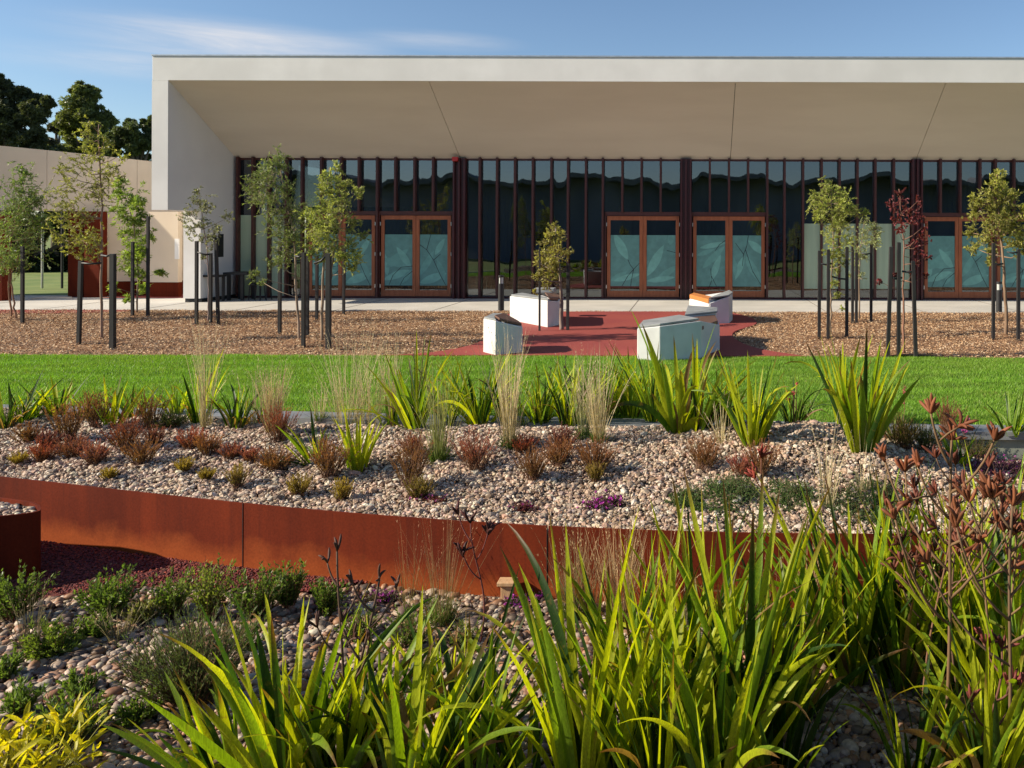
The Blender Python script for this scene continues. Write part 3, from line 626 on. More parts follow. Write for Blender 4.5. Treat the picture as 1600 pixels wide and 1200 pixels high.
mb = MB(); xx = fx(713); mb.box((xx-.09, YG-.29, ZS-.09), (xx+.07, YG-.21, ZS+.03)); mb.build('alarm_beacon', 'redbox', B, bevel=.01)
# dark room behind the glass
mb = MB(); mb.box((XIB, 30.0, 0), (XR, 30.2, ZS+.5)); mb.box((XIB, YG+.13, -.02), (XR, 30, .0)); mb.box((XIB, YG+.13, ZS+.1), (XR, 30, ZS+.2)); mb.build('interior_room', 'interior', B)
def curtain(a, b, Yc, z0, z1):
    X = np.linspace(fx(a, Yc), fx(b, Yc), int((b-a)*1.2)+4); Yw = Yc+.05*np.sin(X*42)
    V = np.concatenate([np.stack([X, Yw, X*0+z0], 1), np.stack([X, Yw, X*0+z1], 1)]); n = len(X); i = np.arange(n-1)
    mb = MB(); mb.add(V, np.stack([i, i+1, i+n+1, i+n], 1)); mb.build('curtain', 'curtain', B, smooth=True)
curtain(1200, 1254, 24.0, .5, 2.2); curtain(482, 700, 24.6, .1, 2.6); curtain(1090, 1190, 24.2, .1, 2.3)
curtain(1442, 1550, 24.6, 2.4, 3.4); curtain(745, 800, 26, .1, 3.0)

# ================================================================ cream building at the left
CB = empty('curved_wall_building', (-16.5, 24, 0), 'cream concrete building with a gently curving parapet and rust-brown panels, left of the white canopy', 'building')
def cw(px): # plan of the wall
    Y = float(np.interp(px, [-500, -200, 0, 120, 236, 300], [20.6, 21.6, 22.7, 23.5, 24.3, 24.6])); return np.array([(px-1085)*Y/F, Y])
def ctop(px): 
    y = np.interp(px, [-500, -200, 0, 117, 236, 300], [205, 216, 227.5, 239, 252, 259]); return pw(px, y, cw(px)[1])[2]
def wall_seg(pxs, zb, name, mat, th=.25, top=None, off=0., inset=.004):
    P = [cw(p) for p in pxs]; mb = MB(); n = len(P); rows = []
    for k, p in enumerate(P):
        t = P[min(k+1, n-1)]-P[max(k-1, 0)]; t /= np.linalg.norm(t); nn = np.array([t[1], -t[0]])
        if nn[1] > 0: nn = -nn
        e = t*inset*(1 if k == 0 else -1 if k == n-1 else 0)
        f_ = p+nn*off+e; b_ = p-nn*th+e; z = ctop(pxs[k]) if top is None else top
        rows.append([(f_[0], f_[1], zb), (b_[0], b_[1], zb), (b_[0], b_[1], z), (f_[0], f_[1], z)])
    V = np.array(rows).reshape(-1, 3); f = []
    for i in range(n-1):
        for j in range(4): f.append([i*4+j, i*4+(j+1) % 4, (i+1)*4+(j+1) % 4, (i+1)*4+j])
    f += [[3, 2, 1, 0], [(n-1)*4+k for k in range(4)]]
    mb.add(V, f); mb.build(name, mat, CB)
for a, b in [(-500, -260), (-260, -80), (-80, 73), (73, 214), (214, 300)]:
    wall_seg(list(np.linspace(a, b, 6)), 2.43, 'parapet_panel', 'cream')
wall_seg([155, 195, 234], .42, 'lower_wall', 'cream', top=2.426)
wall_seg([234, 250, 300], .42, 'lower_wall', 'cream', top=2.426, off=-.02)
wall_seg([155, 195, 290], 0, 'plinth', 'corten', th=.2, top=.418, off=-.04)
mb = MB(); a = cw(255); mb.box((a[0]-.01, a[1]-.75, .42), (a[0]+.9, a[1]-.55, 2.42)); mb.build('lower_wall', 'cream', CB)
mb = MB(); mb.box((a[0]-.01, a[1]-.72, 0), (a[0]+.9, a[1]-.56, .419)); mb.build('plinth', 'corten', CB)
xs_ = pxX(273, a[1]-.75); mb = MB(); mb.box((xs_, a[1]-.754, 1.08), (xs_+.11, a[1]-.70, 1.66)); mb.build('slot_window', 'render', CB)  # pale block paints in the bright light of the slot
for (p0, p1, dy) in [(107, 131, .05), (132, 156, -.25), (-60, 4, -.35)]:
    Yc = cw((p0+p1)/2)[1]+dy; mb = MB(); mb.box((pxX(p0, Yc), Yc-.02, 0), (pxX(p1, Yc), Yc+.3, 2.424 if p0 > 0 else 2.3)); mb.build('rusted_panel', 'corten', CB, bevel=.004)
mb = MB(); P0, P1 = cw(-480), cw(105); mb.add([(P0[0], P0[1]+3.2, 2.6), (P1[0], P1[1]+3.2, 2.6), (P1[0], P1[1]+.2, 2.6), (P0[0], P0[1]+.2, 2.6), (P0[0], P0[1]+3.2, 2.7), (P1[0], P1[1]+3.2, 2.7), (P1[0], P1[1]+.2, 2.7), (P0[0], P0[1]+.2, 2.7)], np.array([[0, 1, 2, 3], [7, 6, 5, 4], [0, 4, 5, 1], [1, 5, 6, 2], [2, 6, 7, 3], [3, 7, 4, 0]])); mb.build('roof', 'interior', CB)
for p in (66, 97):
    q = pw(p, 440, 27.0); mb = MB(); mb.tube([(q[0], 27, 0), (q[0], 27, 2.6)], .035, 8); mb.build('post', 'hinge' if p == 66 else 'dark', CB)

# reflected world on the camera's side of the garden
RB = empty('wavy_roofed_building', (0, -24, 0), 'long dark building with a wavy roofline, seen only mirrored in the upper glazing', 'building')
X = np.linspace(-60, 60, 240); zt = 6.35+.32*np.sin(X*.55)+.22*np.sin(X*1.27+1)+.1*np.sin(X*2.9)
def ribbon(y0, y1, za, zb_, name, mat):
    P = np.stack([np.stack([X, X*0+y0, za], 1), np.stack([X, X*0+y1, za], 1), np.stack([X, X*0+y1, zb_], 1), np.stack([X, X*0+y0, zb_], 1)], 1)
    f = [[i*4+j, i*4+(j+1) % 4, (i+1)*4+(j+1) % 4, (i+1)*4+j] for i in range(len(X)-1) for j in range(4)]
    mb = MB(); mb.add(P.reshape(-1, 3), np.array(f)); mb.build(name, mat, RB)
ribbon(-24.5, -22.2, zt-.35, zt, 'roof', 'edgetop'); ribbon(-24.4, -24, zt*0-.6, zt-.352, 'wall', 'farwall')

# ================================================================ benches and small furniture
def seat_block(name, label, foot, tops, side=None, wood=None, capz=.0):
    """foot: ground corners; tops: height of the top at every corner; wood: (corner indices list with inset points) timber slab"""
    c = np.mean([f[:2] for f in foot], 0); root = empty(name, (c[0], c[1], .03), label, 'bench', 'cast concrete benches on the red paving')
    mb = MB(); mb.prism([tuple(f[:2]) for f in foot], .0, list(tops)); mb.build('concrete_body', 'concrete_w', root, bevel=.012)
    return root, c
def slab(root, pts, zs, th, mat, name, bevel=.006):
    mb = MB(); n = len(pts); mb.prism([tuple(p[:2]) for p in pts], [z for z in zs], [z+th for z in zs], 0); mb.build(name, mat, root, bevel=bevel)
G = lambda x, y: np.array(gflat(x, y))
# front left bench
A, Bq, Cq = G(755, 552.5), G(774, 557.5), G(816.5, 553); D = np.array([Cq[0]-.12, Cq[1]+.42]); E = np.array([A[0]+.02, A[1]+.5])
r, c = seat_block('concrete_bench', 'small pale concrete bench block at the lower left of the red paving, sloping brown top', [A, Bq, Cq, D, E], [.545, .545, .42, .42, .56])
slab(r, [Bq+(.05, .04), Cq+(-.02, .03), D+(-.02, -.03), E+(.2, -.05), A+(.17, .03)], [.55, .435, .435, .56, .565], .035, 'seatdark', 'seat')
slab(r, [A+(.01, .01), Bq+(.0, .02), A+(.165, .04), E+(.17, -.04), E+(.01, -.02)], [.548, .548, .552, .565, .563], .022, 'cap', 'cap')
# rear left bench
A, Bq, Cq = G(796.5, 502), G(855.5, 513.5), G(872.5, 510); D = np.array([Cq[0]-.1, Cq[1]+1.25]); E = np.array([A[0]+.15, A[1]+.55])
r, c = seat_block('concrete_bench', 'long pale concrete bench block behind the small tree on the red paving', [A, Bq, Cq, D, E], [.53, .55, .50, .50, .53])
slab(r, [A+(.02, .03), Bq+(.0, .03), Bq+(-.1, .42), E+(.0, -.03)], [.535, .555, .56, .54], .03, 'cap', 'cap')
slab(r, [Bq+(.03, .04), Cq+(-.02, .03), D+(-.05, -.1), E+(.5, -.05), Bq+(-.06, .45)], [.56, .51, .505, .55, .56], .035, 'seatdark', 'seat')
mb = MB(); q = A+(.62, .55); mb.box((q[0]-.22, q[1], .56), (q[0]+.22, q[1]+.3, .66)); mb.build('backrest', 'cap', r, bevel=.01)
# front right bench: angled in two arms
A, Bq, Cq = G(995.5, 563), G(1031, 565), G(1095, 561); D = G(1124.5, 549); E = G(1120, 536); Fq = G(1072, 531); Gq = G(1060, 545); Hq = G(1003, 549)
r, c = seat_block('concrete_bench', 'large angled concrete bench at the lower right of the red paving', [A, Bq, Cq, D, E, Fq, Gq, Hq], [.47, .52, .575, .42, .42, .40, .50, .45])
slab(r, [A+(.01, .02), Bq+(.0, .02), Cq+(-.03, .03), Gq+(.02, -.03), Hq+(.02, -.02)], [.475, .527, .58, .53, .47], .03, 'cap', 'cap')
slab(r, [Cq+(.02, .04), D+(-.03, .03), E+(-.03, -.03), Gq+(.1, -.02)], [.43, .43, .43, .45], .06, 'seatdark', 'seat')
q = Fq; mb = MB(); mb.prism([tuple(Gq+(.12, .1)), tuple(E+(-.01, .0)), tuple(E+(.0, .22)), tuple(Fq+(.05, .22))], .0, [.52, .52, .56, .56]); mb.build('backrest', 'concrete_w', r, bevel=.01)
slab(r, [Gq+(.1, .08), E+(.01, -.02), E+(.02, .24), Fq+(.03, .24)], [.523, .523, .563, .563], .028, 'cap', 'cap')
# rear right bench
A, Bq, Cq = G(1077, 497.5), G(1109, 508), G(1139, 507); D = G(1144.5, 502); E = D+(-.05, .5); Fq = A+(.1, .5)
r, c = seat_block('concrete_bench', 'pale concrete bench with an orange timber seat near the path, right of the red paving', [A, Bq, Cq, D, E, Fq], [.43, .45, .58, .59, .60, .44])
slab(r, [A+(.005, .02), Bq+(-.03, .02), Bq+(.12, .42), Fq+(.0, -.02)], [.44, .44, .45, .45], .085, 'seatwood', 'seat')
slab(r, [Bq+(-.02, .005), Cq+(.0, -.005), D+(.01, .0), E+(.0, .01), Bq+(.16, .5)], [.53, .585, .595, .605, .56], .03, 'cap', 'cap')
mb = MB(); mb.prism([tuple(Bq+(-.02, .012)), tuple(Cq+(-.3, .012)), tuple(Cq+(-.1, .4)), tuple(Bq+(.17, .48))], .3, [.525, .53, .55, .55]); mb.build('armrest', 'concrete_w', r)
def bollard(px, py, top, label):
    Y = 19.9; p = pw(px, py, Y); x = p[0]; h = pw(px, top, Y)[2]
    r = empty('bollard_light', (x, Y, 0), label, 'bollard', 'bollard lights beside the path')
    mb = MB(); mb.tube([(x, Y, 0), (x, Y, h-.20)], .07, 20); mb.build('post', 'dark', r)
    mb = MB(); mb.tube([(x, Y, h-.199), (x, Y, h-.051)], .052, 16); mb.build('lamp', 'glassclear', r)
    mb = MB(); mb.tube([(x, Y, h-.05), (x, Y, h)], .07, 20)
    for a in (0.4, 2.5, 4.6): mb.box((x+.06*math.cos(a)-.006, Y+.06*math.sin(a)-.006, h-.1995), (x+.06*math.cos(a)+.006, Y+.06*math.sin(a)+.006, h-.0505))
    mb.build('cap', 'dark', r)
bollard(783, 487, 430, 'black bollard light left of the rear concrete bench'); bollard(1561, 492, 440, 'black bollard light behind the rightmost young tree')
# black picnic table under the canopy
x0, x1 = pxX(316, 22.6), pxX(398, 22.9)
r = empty('picnic_table', ((x0+x1)/2, 22.9, 0), 'black table under the left end of the canopy', 'table')
mb = MB(); mb.box((x0+.62, 22.5, .70), (x1, 23.2, .76)); mb.build('tabletop', 'dark', r)
for x in (x0+.75, x1-.15):
    for y in (22.56, 23.12): mb = MB(); mb.box((x-.04, y-.03, 0.001), (x+.04, y+.03, .699)); mb.build('leg', 'dark', r)
x0 -= -.15
r = empty('bench_seat', (x0+.2, 22.5, 0), 'long black bench against the shaded white wall, beside the black table', 'bench')
mb = MB(); mb.box((x0, 22.05, .66), (x0+.62, 22.42, .71)); mb.build('seat', 'dark', r)
for y in (22.1, 22.38):
    for x in (x0+.05, x0+.52): mb = MB(); mb.box((x, y-.025, .001), (x+.06, y+.025, .659)); mb.build('leg', 'dark', r)
for px_, lab in ((402, 'black stool standing right of the black table'), (412, 'second black stool, further right of the black table by the glazing')):
    x = pxX(px_, 22.7); r = empty('stool', (x, 22.7, 0), lab, 'stool', 'stools by the black table')
    mb = MB(); mb.box((x-.17, 22.54, .42), (x+.17, 22.86, .46)); mb.build('seat', 'dark', r, bevel=.01)
    for a in (-.13, .13):
        for b in (-.12, .12): mb = MB(); mb.tube([(x+a*1.2, 22.7+b*1.2, 0), (x+a, 22.7+b, .419)], .014, 6); mb.build('leg', 'dark', r)
# small timber peg at the foot of the steel wall
q = gp(793, 938); r = empty('timber_peg', tuple(q), 'small pale square timber peg standing before the steel wall', 'peg')
mb = MB(); mb.box((q[0]-.036, q[1]-.03, q[2]-.05), (q[0]+.036, q[1]+.03, q[2]+.10)); mb.build('post', 'peg', r, bevel=.004)
mb = MB(); mb.box((q[0]-.056, q[1]-.045, q[2]+.1005), (q[0]+.056, q[1]+.045, q[2]+.125)); mb.build('cap', 'peg', r, bevel=.004)

# ================================================================ plants: builders
def nrm(a): return a/(np.linalg.norm(a, axis=-1, keepdims=True)+1e-9)
def blades(mb, r, base, phi, th0, bend, L, W, c0, c1, seg=8, fold=.18, tw0=None, twist=.5, tip=None, m=0, tipfrac=.12, narrow=.65):
    n = len(L); s = np.linspace(0, 1, seg+1)
    th = th0[:, None]+bend[:, None]*s[None]**1.7
    dh = np.stack([np.cos(phi), np.sin(phi), phi*0], 1)
    d = np.sin(th)[..., None]*dh[:, None]+np.cos(th)[..., None]*np.array([0, 0, 1.])
    P = base[:, None]+np.cumsum(np.concatenate([np.zeros((n, 1, 3)), d[:, :-1]], 1)*(L/seg)[:, None, None], 1)
    s0 = np.stack([-np.sin(phi), np.cos(phi), phi*0], 1)[:, None]*np.ones((1, seg+1, 1))
    nn = np.cross(s0, d)
    tw = (r.normal(0, .7, n) if tw0 is None else tw0)[:, None]+r.normal(0, twist, n)[:, None]*s[None]
    side = np.cos(tw)[..., None]*s0+np.sin(tw)[..., None]*nn; up = np.cross(side, d)
    pr = np.minimum(1, narrow+s*1.6)*(1-s**2.6)**.8
    wv = (W[:, None]*pr[None])[..., None]
    V = np.stack([P-side*wv/2, P+up*wv*fold, P+side*wv/2], 2)
    i = (np.arange(n)*(seg+1)*3)[:, None]+(np.arange(seg)*3)[None]; i = i.reshape(-1)
    f = np.concatenate([np.stack([i, i+1, i+4, i+3], 1), np.stack([i+1, i+2, i+5, i+4], 1)])
    c = c0[:, None]*(1-s)[None, :, None]+c1[:, None]*s[None, :, None]
    if tip is not None:
        tm = sm(1-tipfrac*2, 1-tipfrac*.3, s)[None, :, None]*(r.random(n) < tip[1])[:, None, None]
        c = c*(1-tm)+np.array(tip[0])*tm
    c = np.repeat(c[:, :, None], 3, 2); c[:, :, 1] *= .88
    mb.add(V.reshape(-1, 3), f, m, c.reshape(-1, 3))
    return P
def leaves_on(mb, r, P0, D, L, k, ll, lw, ang, t0, cA, cB, var=.25, m=0, sag=0., tmax=1., up=0.):
    n = len(L); t = np.sort(r.uniform(t0, tmax, (n, k)), 1)
    pos = P0[:, None]+D[:, None]*(L[:, None]*t)[..., None]; pos[..., 2] -= sag*t**2*L[:, None]
    q = nrm(r.normal(0, 1, (n, k, 3))); q = nrm(q-(q*D[:, None]).sum(-1, keepdims=True)*D[:, None])
    a = ang*r.uniform(.6, 1.4, (n, k, 1)); d = nrm(D[:, None]*np.cos(a)+q*np.sin(a)+np.array([0, 0, up]))
    s = nrm(np.cross(d, r.normal(0, 1, (n, k, 3))))
    l = (ll*r.uniform(.6, 1.25, (n, k, 1))); w = lw*r.uniform(.7, 1.2, (n, k, 1))
    V = np.stack([pos, pos+d*l*.45+s*w/2, pos+d*l, pos+d*l*.45-s*w/2], 2).reshape(-1, 3)
    cc = (cA*(1-t[..., None])+cB*t[..., None])*r.uniform(1-var, 1+var, (n, k, 1)); cc = cc.reshape(-1, 3)
    mb.add(V, np.arange(n*k*4).reshape(-1, 4), m, np.repeat(cc, 4, 0))
def thin(mb, P0, P1, w0, c, m=0, w1=None):
    """many thin three sided stems"""
    n = len(P0); d = nrm(P1-P0); a = nrm(np.cross(d, np.array([.3, .9, .2]))); b = np.cross(d, a); w1 = w0*.45 if w1 is None else w1
    V = np.concatenate([np.stack([P0+(a*math.cos(q)+b*math.sin(q))*w0 for q in (0, 2.1, 4.2)], 1), np.stack([P1+(a*math.cos(q)+b*math.sin(q))*w1 for q in (0, 2.1, 4.2)], 1)], 1)
    i = np.arange(n)*6; f = np.concatenate([np.stack([i, i+1, i+4, i+3], 1), np.stack([i+1, i+2, i+5, i+4], 1), np.stack([i+2, i, i+3, i+5], 1)])
    mb.add(V.reshape(-1, 3), f, m, np.repeat(np.broadcast_to(c, (n, 3)), 6, 0))
def dirs(r, n, th0, th1):
    a = r.uniform(0, 2*PI, n); th = np.sqrt(r.uniform(0, 1, n))*(th1-th0)+th0
    return np.stack([np.sin(th)*np.cos(a), np.sin(th)*np.sin(a), np.cos(th)], 1)
A3 = lambda *v: np.array(v, float)
YG1, YG2, DG = A3(.44, .48, .020), A3(.20, .31, .018), A3(.035, .08, .013)  # brightest and darkest tones also put sunlit and shaded leaves into the colour
def pal_mix(r, n, cols, wts): 
    k = r.choice(len(cols), n, p=np.array(wts)/sum(wts)); return np.array(cols)[k]*r.uniform(.82, 1.18, (n, 1))
seedc = [100]
def R(): seedc[0] += 1; return np.random.default_rng(seedc[0])
# -- strappy clump
def strappy(base, n, L, W, label, group, spread=.5, lean=(0, 0), tone=(.45, .35, .2), rr=.07, dead=.06, stalks=(), seg=9, bendm=.75, name='kangaroo_paw_plant', tw=None, fan=0):
    n = int(n*1.45); W = W*1.3; r = R(); root = empty(name, tuple(base), label, 'plant', group); mb = MB()
    a = r.uniform(0, 2*PI, n); rad_ = rr*np.sqrt(r.uniform(0, 1, n)); bs = base+np.stack([rad_*np.cos(a), rad_*np.sin(a), a*0-.02], 1)
    ph = a+r.normal(0, .5, n)
    if fan: ph = np.where(np.cos(ph) > 0, 0, PI)+r.normal(0, .35, n)
    th = np.abs(r.normal(0, spread*.55, n))*.8+.04+rad_/rr*.18; be = np.abs(r.normal(0, bendm, n))*.6+.05
    hd = np.stack([np.sin(th)*np.cos(ph)+lean[0], np.sin(th)*np.sin(ph)+lean[1]], 1); ph = np.arctan2(hd[:, 1], hd[:, 0]); th = np.hypot(hd[:, 0], hd[:, 1])
    Ls = L*np.clip(r.normal(.82, .2, n), .35, 1.15); Ws = W*r.uniform(.6, 1.15, n)
    c1 = pal_mix(r, n, [YG1, YG2, DG], tone); c0 = c1*A3(.8, .85, .8)
    dd = r.random(n) < dead+.03; Ls[dd] *= r.uniform(.5, .95, dd.sum()); be[dd] += r.uniform(0, 1.2, dd.sum()); c1[dd] = A3(.33, .20, .09)*r.uniform(.5, 1.2, (dd.sum(), 1)); c0[dd] = c1[dd]*.8
    kink = r.random(n) < .12; be[kink] += r.uniform(.8, 1.8, kink.sum())
    blades(mb, r, bs, ph, th, be, Ls, Ws, c0, c1, seg, tip=((.16, .07, .03), .45), tw0=tw if tw is None else r.normal(tw, .5, n))
    mb.build('leaves', 'strap', root, smooth=True)
    for st in stalks: stalk(root, base, r, **st)
    return root
# -- branching flower stalk with claw shaped buds
def stalk(root, base, r, h=.9, lean=(.05, 0), br=4, claws=5, cl=.05, c=(.30, .09, .04), cs=(.18, .10, .05), rad0=.005, spread=.16, top=.45):
    n = 14; t = np.linspace(0, 1, n); cv = r.normal(0, .03, 2)
    P = np.stack([base[0]+lean[0]*h*t+cv[0]*np.sin(t*5), base[1]+lean[1]*h*t+cv[1]*np.sin(t*4), base[2]-.02+h*t], 1)
    mb = MB(); mb.tube(P, np.linspace(rad0, rad0*.6, n), 6, 0, cs); fl = MB()
    ends = [(P[-1], nrm(P[-1]-P[-2]))]
    for k in range(br):
        tt = 1-top*(k+1)/(br+.5); i = int(tt*(n-1)); p = P[i]; sg = 1 if k % 2 else -1
        d = nrm(A3(sg*r.uniform(.7, 1.1), r.normal(0, .5), r.uniform(.3, .8))); l = spread*r.uniform(.7, 1.3)*(1+.25*k)
        q = [p]; dd = d.copy()
        for s in range(6): dd = nrm(dd+A3(0, 0, .22)); q.append(q[-1]+dd*l/6)
        mb.tube(np.array(q), np.linspace(rad0*.75, rad0*.5, 7), 5, 0, cs); ends.append((q[-1], dd))
        if r.random() < .6:
            d2 = nrm(dd+r.normal(0, .7, 3)); e = q[3]+d2*l*.4; mb.tube(np.array([q[3], (q[3]+e)/2+A3(0, 0, .005), e]), rad0*.5, 5, 0, cs); ends.append((e, d2))
    st = mb.build('flower_stem', 'bark', root, smooth=True)
    for p, d in ends:
        fl = MB()
        for k in range(claws):
            dd = nrm(d+r.normal(0, .5, 3)+A3(0, 0, .35)); l = cl*1.25*r.uniform(.7, 1.25); q = [p]; bendv = r.normal(0, .22, 3)
            for s in range(5): q.append(q[-1]+dd*l/5); dd = nrm(dd+bendv*.5)
            cc = np.array(c)*r.uniform(.6, 1.35)
            fl.tube(np.array(q), cl*A3(.05, .09, .11, .125, .11, .04), 6, 0, cc)
        fl.build('flower_head', 'flower', st, smooth=True)
# -- fine grass tussock
def tussock(base, n, L, label, group, c0=(.20, .24, .05), c1=(.50, .38, .19), spread=.3, W=.0035, green=0, gl=.12, name='grass_tussock', rr=.05, seeds=.35, mat='dry', seg=6):
    r = R(); root = empty(name, tuple(base), label, 'grass', group); mb = MB()
    def put(n, L, W, sp, a, b, bd=.5):
        az = r.uniform(0, 2*PI, n); q = rr*np.sqrt(r.random(n)); bs = base+np.stack([q*np.cos(az), q*np.sin(az), q*0-.015], 1)
        return blades(mb, r, bs, az+r.normal(0, .6, n), np.abs(r.normal(0, sp, n)), np.abs(r.normal(0, bd*.5, n)), L*r.uniform(.45, 1.08, n), np.full(n, W), np.array(a)*r.uniform(.8, 1.2, (n, 1)), np.array(b)*r.uniform(.75, 1.25, (n, 1)), seg, tw0=r.uniform(0, 3, n), narrow=.9)
    P = put(n, L, W, spread, c0, c1)
    if seeds:
        k = int(n*seeds); e = P[:k, -1]; d = nrm(P[:k, -1]-P[:k, -3]); leaves_on(mb, r, P[:k, -3], d, np.linalg.norm(P[:k, -1]-P[:k, -3], axis=1)*1.1, 7, .02, .004, .35, .1, np.array(c1), np.array(c1)*1.1)
    mb.build('blades', mat, root)
    if green:
        mb = MB(); put(green, gl, W*1.1, .55, (.06, .11, .02), (.13, .20, .04), 1.2); mb.build('green_base', 'leaf', root)
    return root
# -- small bush of upright leafy shoots
def bush(base, n, h, w, ll, lw, k, label, group, cA, cB, name='shrub', ang=.6, th=(0, 1.0), t0=.15, var=.3, up=0., stemc=(.14, .07, .04), cat='shrub', mat='leaf', rr=None):
    r = R(); root = empty(name, tuple(base), label, cat, group)
    D = dirs(r, n, *th); D[:, :2] *= (w/h); L = h*r.uniform(.6, 1.05, n)*(.55+.45*nrm(D)[:, 2]); D = nrm(D)
    rr = w*.25 if rr is None else rr; a = r.uniform(0, 2*PI, n); q = rr*np.sqrt(r.random(n)); P0 = base+np.stack([q*np.cos(a), q*np.sin(a), q*0-.01], 1)
    mb = MB(); thin(mb, P0, P0+D*L[:, None], .0022, np.array(stemc)); mb.build('stems', 'bark', root)
    mb = MB(); leaves_on(mb, r, P0, D, L, k, ll, lw, ang, t0, np.array(cA), np.array(cB), var, up=up); mb.build('foliage', mat, root)
    return root
def mat_plant(base, w, d, h, n, label, group, cA, cB, ll=.014, lw=.006, k=16, name='ground_cover_plant', lump=5, mat='leaf', blooms=None):
    """low creeping plant: many short shoots from several lumps"""
    r = R(); root = empty(name, tuple(base), label, 'plant', group)
    lc = np.stack([r.uniform(-w/2, w/2, lump), r.uniform(-d/2, d/2, lump)], 1); i = r.integers(0, lump, n)
    n = int(n*1.8); i = r.integers(0, lump, n); xy = lc[i]+r.normal(0, 1, (n, 2))*A3(w, d)*.17; X = base[0]+xy[:, 0]; Y = base[1]+xy[:, 1]
    P0 = np.stack([X, Y, gz(X, Y)-.005], 1); D = dirs(r, n, .1, 1.25); L = h*r.uniform(.5, 1.2, n)*(.6+.8*(i % 3)/2)
    mb = MB(); thin(mb, P0, P0+D*L[:, None], .0018, A3(.10, .07, .04)); mb.build('stems', 'bark', root)
    mb = MB(); leaves_on(mb, r, P0, D, L, k, ll, lw, .9, .1, np.array(cA), np.array(cB), .35); mb.build('foliage', mat, root)
    if blooms:
        mb = MB(); kk = r.choice(n, blooms[0]); E = P0[kk]+D[kk]*L[kk][:, None]; U = nrm(D[kk]+A3(0, 0, 1)); leaves_on(mb, r, E, U, np.full(len(kk), .012), 7, .013, .007, 1.2, 0, np.array(blooms[1]), np.array(blooms[1])*1.2, .3)
        mb.build('flowers', 'flower', root)
    return root

# ================================================================ young trees and their stakes
def tree(key, label, trunk_px, clumps, tr=.02, leaf=(.065, .016), cA=(.085, .115, .035), cB=(.16, .19, .05), dens=1., droop=.1, second=None, barkc=(.26, .19, .13), seedv=0, tl=.55):
    b = TB[key]; Y = b[1]; s = F/Y; r = R()
    root = empty('young_tree', tuple(b), label, 'tree', 'young trees staked in the mulch and paving')
    tk = MB(); paths = []
    for tp in [trunk_px]+([second] if second else []):
        P = [b+A3((tp[0][0]-trees_px[key][0])/s, 0, -.03)]
        for (x, y) in tp[1:]: q = pw(x, y, Y); P.append(A3(q[0], Y+r.normal(0, .05), q[2]))
        P = np.array(P); t = np.linspace(0, len(P)-1, 20); i = np.minimum(t.astype(int), len(P)-2); f = (t-i)[:, None]; Q = P[i]*(1-f)+P[i+1]*f
        Q[1:-1] += r.normal(0, .006, (18, 3)); tk.tube(Q, np.linspace(tr, tr*.3, 20)**1., 7, 0, np.array(barkc)*r.uniform(.7, 1.2, (20, 1))); paths.append(Q)
    Q = np.concatenate(paths)
    cr_ = MB()
    for (x, y, rp_) in clumps:
        c = pw(x, y, Y); c[1] = Y+r.normal(0, .16); R_ = rp_/s
        below = Q[Q[:, 2] < c[2]-.1*R_]; below = below if len(below) else Q[:1]
        j = np.argmin(np.linalg.norm((below-c)*A3(1, 1, .8), axis=1)+np.abs((c[2]-below[:, 2])-.35*np.linalg.norm((below-c)[:, :2], axis=1)-.1)*.3); p0 = below[j]
        m_ = (p0+c)/2+A3(0, 0, -.04)+r.normal(0, .02, 3); tk.tube(np.array([p0, m_, c]), np.array([tr*.35, tr*.25, tr*.12]), 5, 0, barkc)
        R_ *= 1.25; n = max(8, int(36*dens*(R_/.3)**1.2)); D = nrm(r.normal(0, 1, (n, 3))+A3(0, 0, .35)+nrm(c-p0)*.5); P0 = c+r.normal(0, .36, (n, 3))*R_-D*R_*.3; L = R_*r.uniform(.5, 1.15, n)
        thin(tk, P0, P0+D*L[:, None]-np.array([0, 0, 1])*(droop*L)[:, None], .0035, np.array(barkc)*.8, 0, .0012)
        k = r.uniform(.75, 1.25)
        leaves_on(cr_, r, P0, D, L, 20, leaf[0]*.85, leaf[1]*1.0, tl, .05, np.array(cA)*k*1.9, np.array(cB)*k*1.75, .45, sag=droop, up=-droop*.8)
    tk.build('trunk', 'bark', root, smooth=True); cr_.build('crown', 'leaf', root)
    return root
tree('T1', 'leafy green young tree at the far left edge of the mulch bed', [(18, 502), (16, 440), (22, 380), (38, 275)], [(45, 270, 14), (35, 295, 22), (50, 310, 18), (22, 330, 26), (48, 340, 26), (10, 365, 24), (40, 372, 30), (15, 400, 24), (42, 405, 20), (58, 350, 14), (5, 420, 14), (30, 322, 20)], second=[(26, 502), (24, 430), (40, 370)], cA=(.075, .115, .04), cB=(.15, .20, .06), barkc=(.33, .2, .13), dens=1.3)
tree('T2', 'tallest young tree at left, thin yellow-green crown rising above the cream parapet', [(159, 536), (156, 440), (152, 330), (152, 250), (158, 195)], [(160, 196, 12), (152, 215, 14), (168, 222, 12), (142, 238, 16), (160, 245, 18), (175, 240, 10), (128, 258, 18), (150, 270, 22), (170, 268, 14), (112, 290, 20), (95, 268, 13), (135, 300, 20), (100, 318, 18), (120, 330, 18), (140, 335, 20), (100, 352, 20), (95, 375, 18), (118, 372, 20), (135, 385, 22), (128, 402, 13), (150, 370, 18), (148, 305, 18)], cA=(.12, .13, .03), cB=(.24, .23, .06), leaf=(.06, .014), tr=.024, dens=.75, barkc=(.34, .22, .16))
